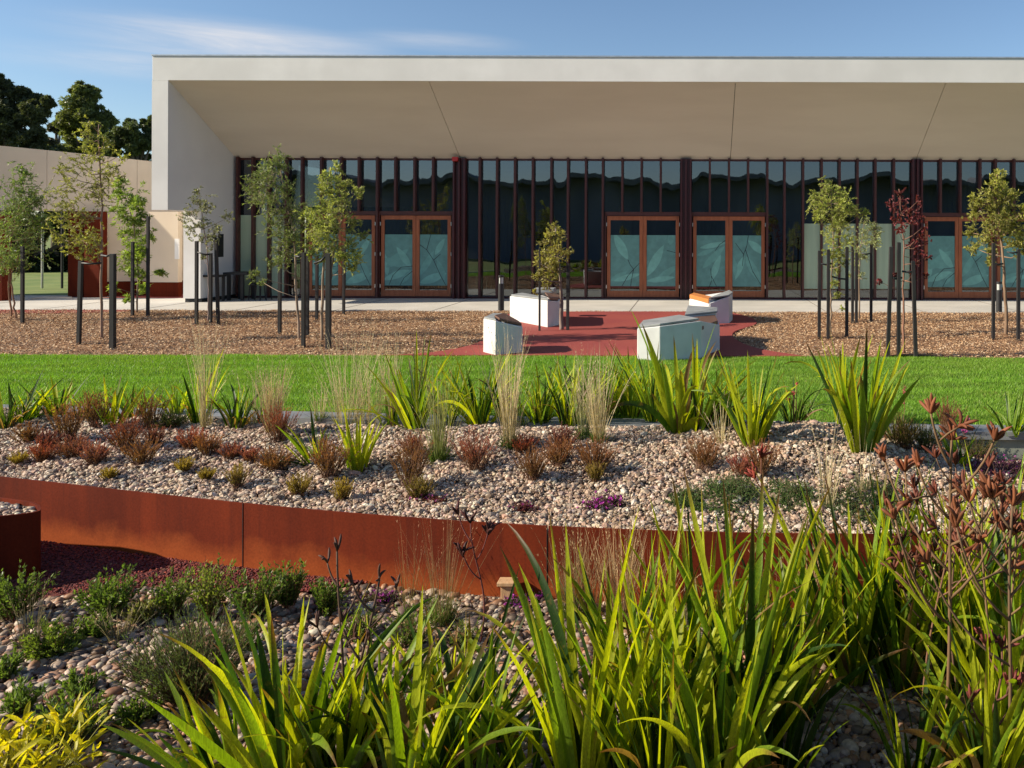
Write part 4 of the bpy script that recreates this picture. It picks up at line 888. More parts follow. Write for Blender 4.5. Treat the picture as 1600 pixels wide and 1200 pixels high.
tree('T3', 'slender young tree with hanging green leaves in front of the cream wall', [(214, 492), (213, 420), (212, 350), (190, 290)], [(188, 285, 9), (185, 300, 11), (205, 312, 15), (218, 318, 12), (195, 330, 12), (210, 345, 14), (222, 340, 10), (200, 362, 13), (215, 385, 16), (205, 400, 14), (228, 395, 12), (215, 425, 11), (214, 450, 9), (214, 465, 6), (188, 420, 11), (184, 447, 8), (236, 365, 8), (246, 425, 7)], cA=(.08, .12, .02), cB=(.17, .21, .05), leaf=(.11, .026), droop=.5, dens=.8, tl=.8)
tree('T4', 'small sparse grey-leaved young tree in front of the shaded white side wall', [(325, 506), (325, 450), (322, 390), (312, 300)], [(303, 298, 7), (312, 312, 14), (322, 325, 13), (300, 335, 13), (338, 322, 10), (345, 340, 11), (298, 358, 12), (320, 352, 14), (340, 360, 13), (310, 372, 11), (330, 382, 10), (348, 372, 7), (300, 402, 5)], cA=(.085, .09, .06), cB=(.16, .16, .11), leaf=(.055, .022), dens=.55, barkc=(.2, .15, .14), tl=.9)
tree('T5', 'leaning young tree with grey-green feathery crown at the left end of the glazing', [(468, 540), (463, 450), (457, 370), (440, 300), (436, 250)], [(436, 245, 11), (425, 258, 16), (442, 262, 14), (412, 272, 16), (398, 288, 14), (430, 285, 22), (450, 298, 16), (405, 308, 18), (430, 312, 24), (455, 330, 22), (438, 345, 20), (470, 345, 16), (448, 368, 20), (440, 392, 16), (462, 375, 16), (445, 412, 12), (425, 412, 10), (410, 430, 9), (398, 442, 6)], cA=(.06, .08, .025), cB=(.14, .165, .06), leaf=(.06, .010), dens=1.35, tr=.022, barkc=(.33, .24, .18))
tree('T6', 'bushy yellow-green young tree with two pale trunks in front of the left doors', [(503, 541), (502, 460), (505, 400), (520, 330), (515, 262)], [(516, 262, 9), (522, 280, 14), (508, 290, 13), (536, 290, 13), (525, 305, 18), (545, 300, 12), (512, 325, 18), (540, 325, 18), (495, 340, 16), (525, 348, 22), (505, 362, 20), (490, 378, 16), (528, 375, 22), (510, 392, 20), (548, 350, 12), (545, 385, 13), (555, 402, 12), (550, 418, 10), (535, 400, 14), (488, 398, 10), (560, 370, 8)], second=[(514, 541), (515, 460), (522, 390), (540, 330)], cA=(.10, .125, .03), cB=(.25, .255, .085), leaf=(.062, .014), dens=1.45, tr=.026, barkc=(.30, .22, .16))
tree('T7', 'lone small tree with a stout grey trunk growing out of the red paving', [(877, 517), (877, 470), (876, 430), (868, 355)], [(868, 355, 7), (862, 366, 10), (875, 370, 10), (858, 380, 12), (872, 388, 14), (850, 396, 11), (866, 404, 14), (880, 398, 10), (845, 412, 10), (858, 420, 13), (872, 420, 11), (848, 430, 9), (862, 438, 9), (852, 448, 6), (838, 456, 4)], cA=(.14, .115, .035), cB=(.22, .21, .06), leaf=(.055, .018), dens=1.5, tr=.045, barkc=(.22, .17, .14))
tree('T8', 'yellow-green young tree with a weeping crown, leftmost right of the red paving', [(1298, 527), (1300, 450), (1302, 380), (1300, 290)], [(1298, 284, 10), (1286, 294, 12), (1308, 296, 12), (1276, 310, 12), (1296, 312, 18), (1318, 312, 14), (1282, 328, 14), (1304, 332, 18), (1326, 330, 14), (1342, 328, 10), (1355, 332, 7), (1276, 342, 8), (1300, 352, 16), (1320, 352, 14), (1304, 374, 14), (1322, 375, 12), (1296, 395, 11), (1314, 396, 12), (1306, 418, 10), (1318, 410, 8), (1303, 440, 8), (1310, 462, 7), (1314, 480, 5)], cA=(.12, .145, .03), cB=(.26, .27, .075), leaf=(.06, .012), dens=1.35, droop=.35)
tree('T9', 'smaller pale young tree behind the weeping yellow-green one', [(1343, 503), (1343, 430), (1345, 390), (1350, 345)], [(1350, 345, 8), (1362, 355, 11), (1345, 362, 12), (1372, 362, 8), (1338, 378, 12), (1355, 378, 13), (1366, 376, 8), (1340, 398, 10), (1352, 398, 9), (1336, 415, 7), (1345, 430, 6), (1330, 430, 5)], cA=(.12, .145, .06), cB=(.24, .26, .13), leaf=(.055, .011), dens=1.2, droop=.3)
tree('T10', 'sparse young tree with dark red leaves between three stakes', [(1412, 557), (1412, 460), (1412, 380), (1406, 295)], [(1404, 300, 8), (1412, 312, 10), (1398, 322, 12), (1416, 328, 12), (1430, 314, 7), (1403, 340, 12), (1420, 346, 10), (1396, 350, 7), (1432, 340, 7), (1438, 355, 8), (1430, 370, 9), (1442, 378, 8), (1434, 392, 9), (1444, 400, 7), (1424, 382, 7), (1436, 412, 6), (1400, 362, 7), (1395, 430, 6), (1442, 430, 5), (1376, 440, 5), (1424, 428, 6)], cA=(.065, .016, .018), cB=(.13, .028, .032), leaf=(.04, .024), dens=.75, barkc=(.26, .13, .09))
tree('T11', 'rightmost young tree, full olive-green crown on a stout brown trunk', [(1572, 529), (1571, 470), (1566, 410), (1560, 330), (1556, 270)], [(1556, 272, 9), (1552, 288, 13), (1568, 290, 12), (1545, 305, 15), (1566, 310, 16), (1585, 305, 12), (1530, 318, 12), (1552, 328, 18), (1575, 332, 17), (1595, 330, 14), (1526, 338, 11), (1540, 348, 17), (1562, 354, 18), (1585, 354, 16), (1605, 352, 16), (1528, 364, 11), (1548, 374, 15), (1575, 376, 15), (1600, 375, 14), (1534, 388, 10), (1556, 394, 10), (1590, 392, 10), (1542, 408, 7), (1522, 313, 7), (1518, 308, 4)], cA=(.11, .115, .025), cB=(.25, .24, .065), leaf=(.062, .018), dens=1.35, tr=.036, barkc=(.26, .17, .11))
def stake(px, py, top, label, tie=None, tie2=None, w=.027, lean=0):
    b = gp(px, py); Y = b[1]; h = pw(px, top, Y)[2]-b[2]
    r_ = R(); root = empty('tree_stake', tuple(b), label, 'stake', 'dark timber tree stakes'); lx = lean/ (F/Y)
    mb = MB(); lo = [(b[0]-w, b[1]-w), (b[0]+w, b[1]-w), (b[0]+w, b[1]+w), (b[0]-w, b[1]+w)]
    V = [(x, y, b[2]-.05) for x, y in lo]+[(x+lx, y, b[2]+h+(.0 if i % 2 else .006)) for i, (x, y) in enumerate(lo)]
    mb.add(V, np.array([[0, 3, 2, 1], [4, 5, 6, 7], [0, 1, 5, 4], [1, 2, 6, 5], [2, 3, 7, 6], [3, 0, 4, 7]])); mb.build('timber_post', 'stake', root, bevel=.003)
    if tie:
        q = pw(tie[0], tie[1], Y); mb = MB(); z = q[2]; z2 = pw(tie[0], tie[2], Y)[2] if len(tie) > 2 else z
        P = np.array([(b[0]+lx*.8+(w+.001)*np.sign(q[0]-b[0]), b[1]-w*.5, z2), ((b[0]+q[0])/2, b[1], (z+z2)/2-.015), (q[0], b[1]+.02, z)])
        d = nrm(P[2]-P[0]); mb.tube(P, .017, 6); mb.build('tree_tie', 'dark', root, smooth=True)
tr_ = [
 (35, 505, 385, 'dark stake beside the leafy tree at the far left edge', (22, 392)),
 (123, 538, 408, 'left stake of the pair holding the tallest left tree, leaning slightly', (157, 411), 3),
 (176, 546, 397, 'thick right stake of the pair holding the tallest left tree, with strap', (157, 399)),
 (207, 493, 378, 'left stake of the slender tree before the cream wall', None),
 (231, 493, 338, 'taller right stake of the slender tree before the cream wall', None),
 (307, 506, 377, 'left stake of the small sparse grey-leaved tree', (328, 398, 394)),
 (329, 503, 396, 'middle stake of the small sparse grey-leaved tree', None),
 (341, 506, 372, 'right stake of the small sparse grey-leaved tree, leaning inwards', None, -4),
 (437, 522, 378, 'left stake of the leaning feathery tree before the glazing', (458, 385)),
 (474, 541, 395, 'dark stake touching the foot of the leaning feathery tree', (460, 400)),
 (480, 524, 392, 'dark stake between the leaning tree and the two-trunked tree', None),
 (495, 500, 400, 'stake behind the pale trunks of the two-trunked tree', None),
 (513, 545, 396, 'thick front stake of the two-trunked yellow-green tree', (490, 412, 400)),
 (537, 491, 383, 'far stake to the right of the two-trunked tree', None),
 (843, 519, 388, 'thin left stake of the lone tree in the red paving', None),
 (887, 518, 412, 'right stake of the lone tree in the red paving', (877, 416)),
 (1280, 528, 392, 'left stake of the weeping yellow-green tree, strap to the right', (1300, 412)),
 (1294, 528, 390, 'middle stake of the weeping yellow-green tree', None),
 (1323, 527, 386, 'right stake of the weeping yellow-green tree', (1300, 432, 436)),
 (1332, 504, 380, 'left stake of the smaller pale tree at the back', None),
 (1338, 504, 395, 'middle stake of the smaller pale tree at the back', None),
 (1361, 502, 379, 'right stake of the smaller pale tree at the back', (1346, 396)),
 (1387, 558, 386, 'left stake of the dark-red-leaved tree, leaning inwards', (1410, 434), 5),
 (1404, 556, 379, 'middle stake of the dark-red-leaved tree', None),
 (1431, 558, 408, 'right stake of the dark-red-leaved tree, leaning inwards', (1410, 424), -5),
 (1552, 530, 380, 'left stake of the rightmost olive-green tree', (1568, 412)),
 (1591, 531, 390, 'right stake of the rightmost olive-green tree', (1574, 394))]
for t in tr_: stake(t[0], t[1], t[2], t[3], t[4], lean=t[5] if len(t) > 5 else 0, w=.036 if 'thick' in t[3] else (.018 if 'thin' in t[3] else .027))

# ================================================================ far trees behind the cream building
def far_tree(px, py, Y, blobs, label, c=(.08, .095, .045), n=700, ls=.24):
    b = pw(px, py, Y); r = R(); root = empty('tall_tree', (b[0], Y, -.03), label, 'tree', 'tall dark trees behind the cream building')
    s = F/Y; tk = MB(); cr_ = MB(); x, y, rp_ = blobs[0]; tp = pw(x, y, Y)
    tk.tube(np.array([(b[0], Y, -.1), (b[0]*.7+tp[0]*.3, Y, tp[2]*.45), tuple(tp)]), np.array([.35, .25, .06]), 8, 0, (.16, .13, .11))
    for (x, y, rp_) in blobs:
        q = pw(x, y, Y); R_ = rp_/s; q[1] += r.normal(0, R_*.5); base = A3(b[0], Y, q[2]*.5); tk.tube(np.array([base, (base+q)/2+A3(0, 0, .3), q]), np.array([.12, .09, .03]), 5, 0, (.16, .13, .11))
        for k in range(34):
            d = nrm(r.normal(0, 1, 3)); cc = q+d*R_*r.uniform(0, 1.)**.6; r2 = R_*r.uniform(.22, .42); m = n//6
            P = cc+nrm(r.normal(0, 1, (m, 3)))*(r.random((m, 1))**.4)*r2*A3(1, 1, .75); dd = nrm(nrm(P-cc)+r.normal(0, .6, (m, 3))+A3(0, 0, -.3)); ss = nrm(np.cross(dd, r.normal(0, 1, (m, 3))))
            col_ = np.array(c)*r.uniform(.7, 1.5)*r.uniform(.7, 1.3, (m, 1)); quads(cr_, P, dd, ss, r.uniform(.6, 1.2, m)*ls, r.uniform(.4, .7, m)*ls*.55, col_)
    tk.build('trunk', 'bark', root, smooth=True); cr_.build('crown', 'leaf', root)
far_tree(10, 455, 46, [(20, 200, 40), (-30, 170, 45), (45, 175, 26), (60, 215, 22), (0, 145, 22), (30, 155, 22), (-5, 120, 10), (72, 160, 10), (-60, 240, 50), (65, 250, 30), (10, 250, 40)], 'broad dark tree rising at the far left behind the cream parapet', (.085, .095, .05), n=1500)
far_tree(138, 455, 50, [(140, 180, 28), (145, 150, 18), (138, 165, 18), (118, 195, 20), (160, 190, 18), (105, 205, 14), (140, 220, 30), (110, 235, 22), (170, 225, 20), (142, 141, 8)], 'pointed mid-green tree in the middle behind the cream parapet', (.15, .17, .065), n=1200)
far_tree(210, 455, 47, [(215, 215, 24), (228, 195, 14), (205, 195, 9), (195, 225, 18), (235, 220, 20), (182, 235, 14), (250, 230, 25), (205, 245, 20)], 'dark tree squeezed between the pointed tree and the white canopy', (.09, .11, .05), n=1200)
far_tree(88, 455, 58, [(88, 200, 10), (84, 225, 12), (92, 240, 14), (95, 180, 6)], 'small thin tree in the gap between the two big dark trees', (.06, .055, .03), n=400)
far_tree(60, 455, 38, [(60, 350, 35), (20, 360, 35), (100, 350, 30), (-20, 380, 30), (50, 390, 30), (95, 400, 24), (15, 405, 24), (70, 420, 18), (120, 380, 30)], 'dark low tree seen through the opening under the cream wall', (.03, .045, .02), n=900)

# ================================================================ middle bed: row of strappy plants along the crest
G1 = 'strappy plants in a row on the pebble mound'
def sp(px, py, hpx, n, label, W=.022, **k):
    b = gp(px, py); strappy(b, int(n*1.15), hpx*b[1]/F*1.16, W*1.05, label, G1, **k)
sp(14, 668, 78, 26, 'big dark-tipped strappy plant cut by the left edge of the photo', spread=.7, tone=(.3, .3, .4), dead=.18, rr=.1)
sp(88, 650, 62, 22, 'strappy plant near the left with blades splayed over the grey coping', spread=.8, tone=(.4, .3, .3), dead=.12)
sp(172, 664, 74, 9, 'few broad lime blades forming a V, left part of the mound', W=.03, spread=.55, tone=(.8, .2, 0), bendm=.3)
sp(207, 655, 58, 16, 'dark olive strappy plant right of the lime V-shaped one', spread=.7, tone=(.1, .3, .6), dead=.25)
sp(276, 648, 46, 16, 'short lime strappy plant beside a dark low shrub', spread=.5, tone=(.5, .4, .1))
sp(308, 662, 92, 16, 'upright green strappy plant behind the tall straw seed stems', spread=.35, tone=(.5, .4, .1), bendm=.4)
sp(370, 668, 72, 17, 'dark green strappy plant with broad lime leaves at its foot', spread=.7, tone=(.2, .2, .6), dead=.1)
sp(492, 722, 68, 14, 'strappy plant leaning left, low on the pebble slope', spread=.6, lean=(-.4, -.1), tone=(.3, .3, .4), dead=.1)
sp(556, 732, 84, 16, 'bright lime strappy plant with a yellow leaf, lowest on the slope', spread=.35, tone=(.8, .2, .0), bendm=.4)
sp(648, 670, 132, 26, 'tall strappy plant with long arching left blades, in line with the red paving tip', W=.026, spread=.6, tone=(.45, .35, .2), dead=.08, lean=(-.1, 0), stalks=[dict(h=.75, lean=(.1, 0), br=1, claws=3, cl=.03, c=(.08, .04, .03), cs=(.07, .05, .03))])
sp(700, 668, 85, 18, 'strappy plant partly behind a green-based straw tussock', spread=.5, tone=(.45, .35, .2))
sp(750, 664, 105, 34, 'full round strappy plant just below the small left concrete bench', W=.024, spread=.65, tone=(.45, .35, .2), rr=.1)
sp(845, 662, 92, 26, 'loose strappy plant with dark bent stems, below the lone tree', spread=.65, tone=(.55, .3, .15), stalks=[dict(h=.55, lean=(.12, 0), br=1, claws=3, cl=.03, c=(.06, .03, .03), cs=(.06, .04, .03))])
sp(888, 666, 98, 24, 'strappy plant with an upright dark seed stem, below the red paving', spread=.5, tone=(.5, .3, .2), stalks=[dict(h=.68, lean=(-.05, 0), br=2, claws=3, cl=.03, spread=.05, c=(.06, .03, .03), cs=(.06, .04, .03))])
sp(942, 655, 88, 30, 'yellowish strappy plant mixed with thin straw stems', spread=.6, tone=(.7, .2, .1), W=.018)
sp(985, 652, 95, 26, 'bright strappy plant left of the angled bench', spread=.5, tone=(.6, .3, .1))
sp(1022, 660, 112, 26, 'dense green strappy plant in front of the angled bench', spread=.5, tone=(.4, .4, .2), W=.025)
sp(1062, 677, 158, 17, 'tall stiff strappy plant with a yellowing leaf on the crest, front of the angled bench', W=.042, spread=.32, tone=(.65, .3, .1), bendm=.3, dead=.08, seg=10)
sp(1092, 672, 120, 18, 'strappy plant leaning right, tucked behind the tall stiff one', W=.03, spread=.5, lean=(.25, 0), tone=(.5, .3, .2), bendm=.5)
sp(1176, 694, 132, 22, 'tall lime strappy plant on the right slope of the crest', W=.034, spread=.45, tone=(.65, .25, .1), bendm=.4)
sp(1240, 662, 78, 28, 'dark narrow-leaved plant with small red flowers behind the crest', W=.012, spread=.75, tone=(.1, .3, .6), stalks=[dict(h=.34, lean=(.1, 0), br=1, claws=9, cl=.03, spread=.03, c=(.45, .09, .08), cs=(.15, .08, .05)), dict(h=.28, lean=(-.02, 0), br=1, claws=8, cl=.03, spread=.03, c=(.45, .09, .08), cs=(.15, .08, .05))])
sp(1345, 706, 166, 26, 'largest lime strappy plant standing alone at the right end of the crest', W=.046, spread=.42, tone=(.6, .25, .15), bendm=.32, rr=.09, dead=.07, seg=10)
sp(1318, 665, 130, 15, 'pale lime strappy plant just behind the largest one', W=.042, spread=.22, tone=(.9, .1, .0), bendm=.2, seg=10)
sp(1500, 724, 60, 14, 'low green strappy plant with pink flower near the right coping', spread=.6, tone=(.4, .4, .2), stalks=[dict(h=.36, lean=(.1, 0), br=1, claws=7, cl=.025, spread=.04, c=(.5, .08, .3), cs=(.2, .1, .08))])
sp(1580, 715, 62, 14, 'low strappy plant before the grey wall at the right edge', spread=.7, tone=(.3, .4, .3))

sp(45, 655, 46, 16, 'small green strappy plant between the two leftmost large ones', spread=.6, tone=(.3, .4, .3))
sp(130, 652, 44, 14, 'short strappy plant left of the lime V-shaped blades', spread=.6, tone=(.4, .4, .2))
sp(410, 662, 40, 12, 'small green strappy plant beside the dense pale tussock', spread=.6, tone=(.2, .4, .4))
sp(612, 668, 60, 12, 'small strappy plant at the foot of the thin straw tussock', spread=.6, tone=(.4, .4, .2))
sp(795, 660, 74, 16, 'strappy plant behind the tall straw tussock with green base', spread=.5, tone=(.3, .4, .3))
sp(918, 652, 84, 20, 'narrow green strappy plant behind the two straw tussocks', spread=.5, tone=(.3, .4, .3), W=.017)
sp(962, 648, 70, 18, 'short green strappy plant on the crest behind the others', spread=.6, tone=(.3, .4, .3), W=.018)
sp(1128, 668, 88, 14, 'strappy plant between the two tall crest plants', spread=.5, tone=(.4, .35, .25))
sp(1402, 690, 56, 12, 'narrow dark blades right of the largest lime plant', spread=.6, tone=(.1, .4, .5), W=.013)
# dry grasses of the middle bed
G2 = 'dry grass tussocks with straw seed stems'
def tu(px, py, hpx, n, label, **k): b = gp(px, py); k.setdefault('W', .0045); k.setdefault('c1', (.80, .66, .42)); k.setdefault('c0', (.50, .42, .20)); tussock(b, int(n*1.15), hpx*b[1]/F, label, G2, **k)
tu(322, 668, 185, 42, 'very tall thin straw tussock rising past the lawn, left third', spread=.10, seeds=.6)
tu(426, 674, 112, 130, 'dense pale straw tussock behind a reddish shrub', spread=.12, c1=(.62, .49, .28), seeds=.5)
tu(395, 665, 100, 22, 'sparse straw stems just left of the dense pale tussock', spread=.2)
tu(545, 664, 165, 70, 'wide airy straw tussock against the lawn, left of the tall strappy plant', spread=.28, rr=.15, green=60, seeds=.5)
tu(578, 668, 140, 50, 'airy straw tussock joined to a green tuft, middle of the row', spread=.22, rr=.1, green=80, seeds=.5)
tu(612, 664, 145, 40, 'thin straw tussock immediately left of the arching strappy plant', spread=.12, green=90)
tu(685, 722, 170, 90, 'straw tussock with a broad green base on the slope', spread=.17, green=220, gl=.16, c0=(.2, .26, .06), c1=(.42, .38, .16))
tu(797, 700, 200, 90, 'tall straw tussock with green base below the small left bench', spread=.14, green=200, gl=.14)
tu(912, 684, 150, 60, 'green and straw tussock right of the purple-red shrub', spread=.16, green=100, c0=(.2, .26, .06))
tu(936, 690, 160, 70, 'second straw tussock beside it, under the red paving', spread=.22, green=110)
tu(1130, 692, 90, 22, 'few thin straw stems between the two tall crest plants', spread=.35)
tu(500, 664, 70, 30, 'faint straw tuft by the coping left of the airy tussock', spread=.3, green=80, gl=.15)
tu(822, 668, 60, 60, 'green grass tuft beside the loose strappy plant', spread=.5, c0=(.12, .18, .03), c1=(.22, .27, .06), seeds=0)
tu(1292, 790, 150, 26, 'thin straw stems in front of the right green ground cover', spread=.2)
tu(1350, 770, 110, 14, 'few pale stems rising from the right ground cover', spread=.3)
tu(1410, 690, 60, 60, 'small green tuft behind the largest lime plant', spread=.6, c0=(.1, .14, .03), c1=(.25, .26, .07), seeds=0)
tu(8, 668, 50, 90, 'short green grass at the left edge by the coping', spread=.6, c0=(.08, .13, .03), c1=(.2, .23, .06), seeds=0)

# red feathery shrubs of the middle bed
G3 = 'small reddish feathery shrubs on the pebbles'
RD = {'red': ((.10, .085, .03), (.34, .055, .05)), 'rust': ((.13, .10, .03), (.30, .10, .05)), 'pink': ((.13, .09, .04), (.36, .09, .09)), 'olive': ((.12, .12, .03), (.30, .20, .05)), 'gold': ((.16, .14, .03), (.42, .28, .05)), 'green': ((.05, .08, .02), (.11, .15, .04)), 'purple': ((.09, .05, .03), (.20, .035, .06))}
def rs(px, py, wpx, hpx, tone, where):
    r0 = np.random.default_rng(px*7+py); b = gp(px, py); s = b[1]/F; cA, cB = RD[tone]; cB = np.array(cB)*r0.uniform(.7, 1.15)+A3(.03, .03, .01); nm = {'red': 'deep red', 'rust': 'rust-brown', 'pink': 'pinkish red', 'olive': 'olive-tinged', 'gold': 'golden', 'green': 'green', 'purple': 'purplish'}[tone]
    bush(b, int(30+wpx*1.15), hpx*s*r0.uniform(.8, 1.15), wpx*s*r0.uniform(.75, 1.05), .022, .0036, 36, f'{nm} feathery shrub {where}', G3, cA, cB, 'feathery_shrub', ang=.42, th=(0, .85), t0=.3, rr=wpx*s*.2, up=.3)
for a in [
 (42, 692, 42, 42, 'rust', 'below the plant at the left edge'), (75, 702, 40, 36, 'purple', 'left of two red ones, under the second strappy plant'),
 (108, 690, 44, 62, 'rust', 'rising in front of the grey coping at left'), (112, 716, 44, 50, 'pink', 'directly below the coping one at left'),
 (66, 722, 36, 34, 'red', 'in the left corner of the slope'), (30, 726, 20, 22, 'gold', 'tiny, near the steel wall at far left'),
 (148, 726, 44, 48, 'pink', 'below the lime V-shaped plant'), (150, 668, 40, 55, 'rust', 'immediately left of the lime V-shaped plant'),
 (196, 702, 60, 56, 'red', 'brightest and widest, right of the lime V-shaped plant'), (222, 726, 48, 44, 'rust', 'below the brightest red one'),
 (240, 698, 30, 34, 'pink', 'just right of the brightest red one'), (173, 748, 22, 22, 'gold', 'tiny tuft under the pinkish one'), (288, 738, 20, 28, 'gold', 'tiny tuft left of the steel plate seam'),
 (300, 704, 40, 42, 'red', 'below the tall straw tussock'), (325, 712, 34, 40, 'rust', 'touching the red one under the straw tussock'),
 (322, 752, 18, 26, 'gold', 'tiny, above the seam of the steel wall'), (362, 716, 36, 28, 'pink', 'low, below the dark green strappy plant'), (392, 722, 26, 26, 'pink', 'low, left of the large one by the dense tussock'),
 (372, 764, 26, 42, 'olive', 'near the wall top, right of the seam'), (436, 690, 46, 62, 'red', 'tall, in front of the dense pale tussock'),
 (430, 734, 62, 50, 'rust', 'wide, below the dense pale tussock'), (516, 744, 60, 72, 'rust', 'between the two low strappy plants'),
 (468, 776, 30, 36, 'gold', 'close to the steel wall below the left-leaning plant'), (536, 784, 28, 36, 'gold', 'close to the wall under the lowest strappy plant'),
 (640, 762, 58, 80, 'rust', 'tall thin, left of the green-based tussock'), (645, 712, 40, 36, 'red', 'small, under the arching strappy plant'), (656, 780, 40, 46, 'olive', 'small, above the purple mat'),
 (742, 734, 60, 62, 'pink', 'below the full round strappy plant'), (832, 750, 52, 56, 'rust', 'below the loose strappy plant'), (820, 708, 40, 36, 'red', 'small, right of the tall straw tussock'),
 (878, 706, 46, 50, 'purple', 'below the plant with the upright seed stem'), (930, 738, 66, 54, 'rust', 'wide dark, below the two straw tussocks'), (872, 728, 46, 44, 'rust', 'between the purplish one and the wide one'),
 (930, 754, 24, 40, 'olive', 'small stalky, in front of the wide dark one'), (1100, 732, 58, 60, 'rust', 'below the tall stiff plant on the crest'), (1158, 742, 40, 36, 'pink', 'low, right of the rust one on the crest'), (1190, 742, 50, 60, 'rust', 'below the tall lime plant on the right slope'),
 (268, 668, 70, 34, 'green', 'dark and low beside the short lime plant'), (235, 670, 40, 60, 'rust', 'with dark spikes right of the olive plant'),
 (1410, 700, 60, 56, 'olive', 'behind the right end of the crest'), (1445, 706, 50, 50, 'green', 'dark, left of the right grey wall'), (1480, 704, 40, 60, 'red', 'by the grey wall at right'), (1530, 720, 60, 44, 'green', 'low by the grey wall, right')]: rs(*a)
# red flower spikes
for px, py, h, lab in [(1410, 676, 72, 'single thin red flower spike behind the largest lime plant'), (1382, 690, 60, 'short red flower spike right behind the largest lime plant')]:
    b = gp(px, py); s = b[1]/F; root = empty('flower_spike', tuple(b), lab, 'flower'); r = R(); mb = MB(); P1 = b+A3(.02, 0, h*s); mb.tube(np.array([b, (b+P1)/2+A3(.01, 0, 0), P1]), .003, 5, 0, (.2, .08, .05)); mb.build('flower_stem', 'bark', root)
    mb = MB(); leaves_on(mb, r, np.array([b]), nrm(np.array([P1-b])), np.array([h*s]), 90, .022, .009, 1.3, .6, A3(.45, .07, .10), A3(.5, .10, .13)); mb.build('flower_head', 'flower', root)
# creeping plants
G4 = 'creeping green ground cover on the pebbles'; GA, GB_ = (.045, .085, .026), (.11, .18, .055)
def mp_(px, py, wpx, dpy, label, h=.07, n=240, cA=GA, cB=GB_, grp=G4, **k):
    b = gp(px, py); b2 = gp(px, py-dpy); mat_plant((b+b2)/2, wpx*b[1]/F*.8, max(.1, b2[1]-b[1])*.8, h, n, label, grp, cA, cB, **k)
mp_(1082, 800, 60, 30, 'dark green creeping mat left of its three neighbours, near the steel wall', lump=5)
mp_(1150, 812, 110, 55, 'broad dark green creeping mat below the tall lime plant on the right slope', n=420, lump=9)
mp_(1240, 806, 70, 50, 'creeping green mat between the two broad ones, at right', n=260, lump=6)
mp_(1350, 820, 130, 60, 'widest creeping green mat, below the largest lime plant', n=520, lump=11, cB=(.10, .15, .05))
mp_(1410, 830, 90, 30, 'creeping green mat touching the steel wall under the brown flower heads', n=320, lump=7)
mp_(1560, 790, 90, 40, 'creeping green mat at the right edge', n=260, lump=6)
PB = (.50, .05, .42)
G5 = 'purple flowering mats'
mp_(941, 800, 56, 16, 'bright purple flowering mat at the top of the steel wall, centre', h=.05, n=170, cA=(.05, .04, .02), cB=(.10, .05, .04), grp=G5, blooms=(130, PB), lump=4)
mp_(815, 802, 50, 12, 'dull dark purple mat left of the bright purple one', h=.045, n=150, cA=(.10, .03, .03), cB=(.16, .04, .05), grp=G5, blooms=(14, (.3, .04, .2)), lump=4)
mp_(670, 790, 54, 12, 'small pink-dotted mat below the green-based straw tussock', h=.045, n=120, cA=(.10, .04, .03), cB=(.2, .06, .06), grp=G5, blooms=(26, (.45, .10, .35)), lump=4)
mp_(1560, 762, 110, 34, 'large dark purple mat at the right edge below the grey wall', h=.11, n=420, cA=(.08, .02, .04), cB=(.16, .03, .09), grp=G5, blooms=(70, (.45, .06, .35)), lump=9)
mp_(826, 952, 52, 18, 'bright purple flower patch in front of the timber peg', h=.05, n=150, cA=(.05, .06, .02), cB=(.09, .09, .04), grp=G5, blooms=(120, (.55, .10, .50)), lump=4)
mp_(596, 946, 36, 14, 'deep violet flowers under the twisted dark stalk', h=.06, n=90, cA=(.05, .05, .02), cB=(.09, .08, .04), grp=G5, blooms=(60, (.30, .03, .26)), lump=3)

# ================================================================ foreground bed
G6 = 'leafy green shrubs in the foreground bed'
def sb(px, py, wpx, hpx, label, n=60, ll=.026, lw=.011, k=26, cA=(.05, .09, .02), cB=(.15, .22, .04), name='leafy_shrub', **kw):
    b = gp(px, py); s = b[1]/F; bush(b, n, hpx*s, wpx*s*.6, ll, lw, k, label, G6, cA, cB, name, **kw)
sb(22, 968, 90, 85, 'green small-leaved shrub at the left edge below the steel planter', n=80)
sb(172, 962, 100, 78, 'dense round small-leaved shrub at the end of the planter shadow', n=110)
sb(268, 962, 70, 72, 'small-leaved green shrub on the edge of the red gravel', n=60)
sb(330, 972, 70, 100, 'taller yellow-green shrub with upright shoots beside the red gravel', n=60, cA=(.08, .12, .02), cB=(.24, .28, .06))
sb(400, 968, 80, 86, 'dark green small-leaved shrub left of the big strappy leaves', n=80)
sb(450, 950, 60, 76, 'dark green shrub with a pale shoot against the steel wall', n=60)
sb(508, 962, 60, 62, 'green shrub behind the big strappy leaves, near the violet flowers', n=60)
sb(80, 1022, 100, 60, 'spreading lime-green shrub on the pebbles at left', n=90, cA=(.07, .11, .02), cB=(.19, .25, .04), th=(0, 1.2))
sb(150, 1000, 50, 45, 'small lime-green shrub behind the spreading one', n=40)
sb(225, 975, 60, 48, 'short sprouting shrub between two round shrubs', n=40, cA=(.1, .12, .03), cB=(.24, .24, .08))
sb(110, 1160, 130, 95, 'dark green shrub with upright shoots behind the yellow plant', n=70, ll=.03, lw=.010)
sb(30, 1120, 60, 60, 'dark green shoots at the lower left edge', n=30, ll=.03, lw=.010)
sb(640, 1010, 90, 70, 'bright green low shrub behind the central strappy leaves', n=60, ll=.02, lw=.008)
sb(300, 1095, 150, 150, 'large feathery rosemary-like bush in the left foreground', n=330, ll=.026, lw=.0035, k=46, cA=(.05, .075, .028), cB=(.13, .17, .07), name='needle_leaved_bush', ang=.45, th=(0, 1.15), up=.2, rr=.09)
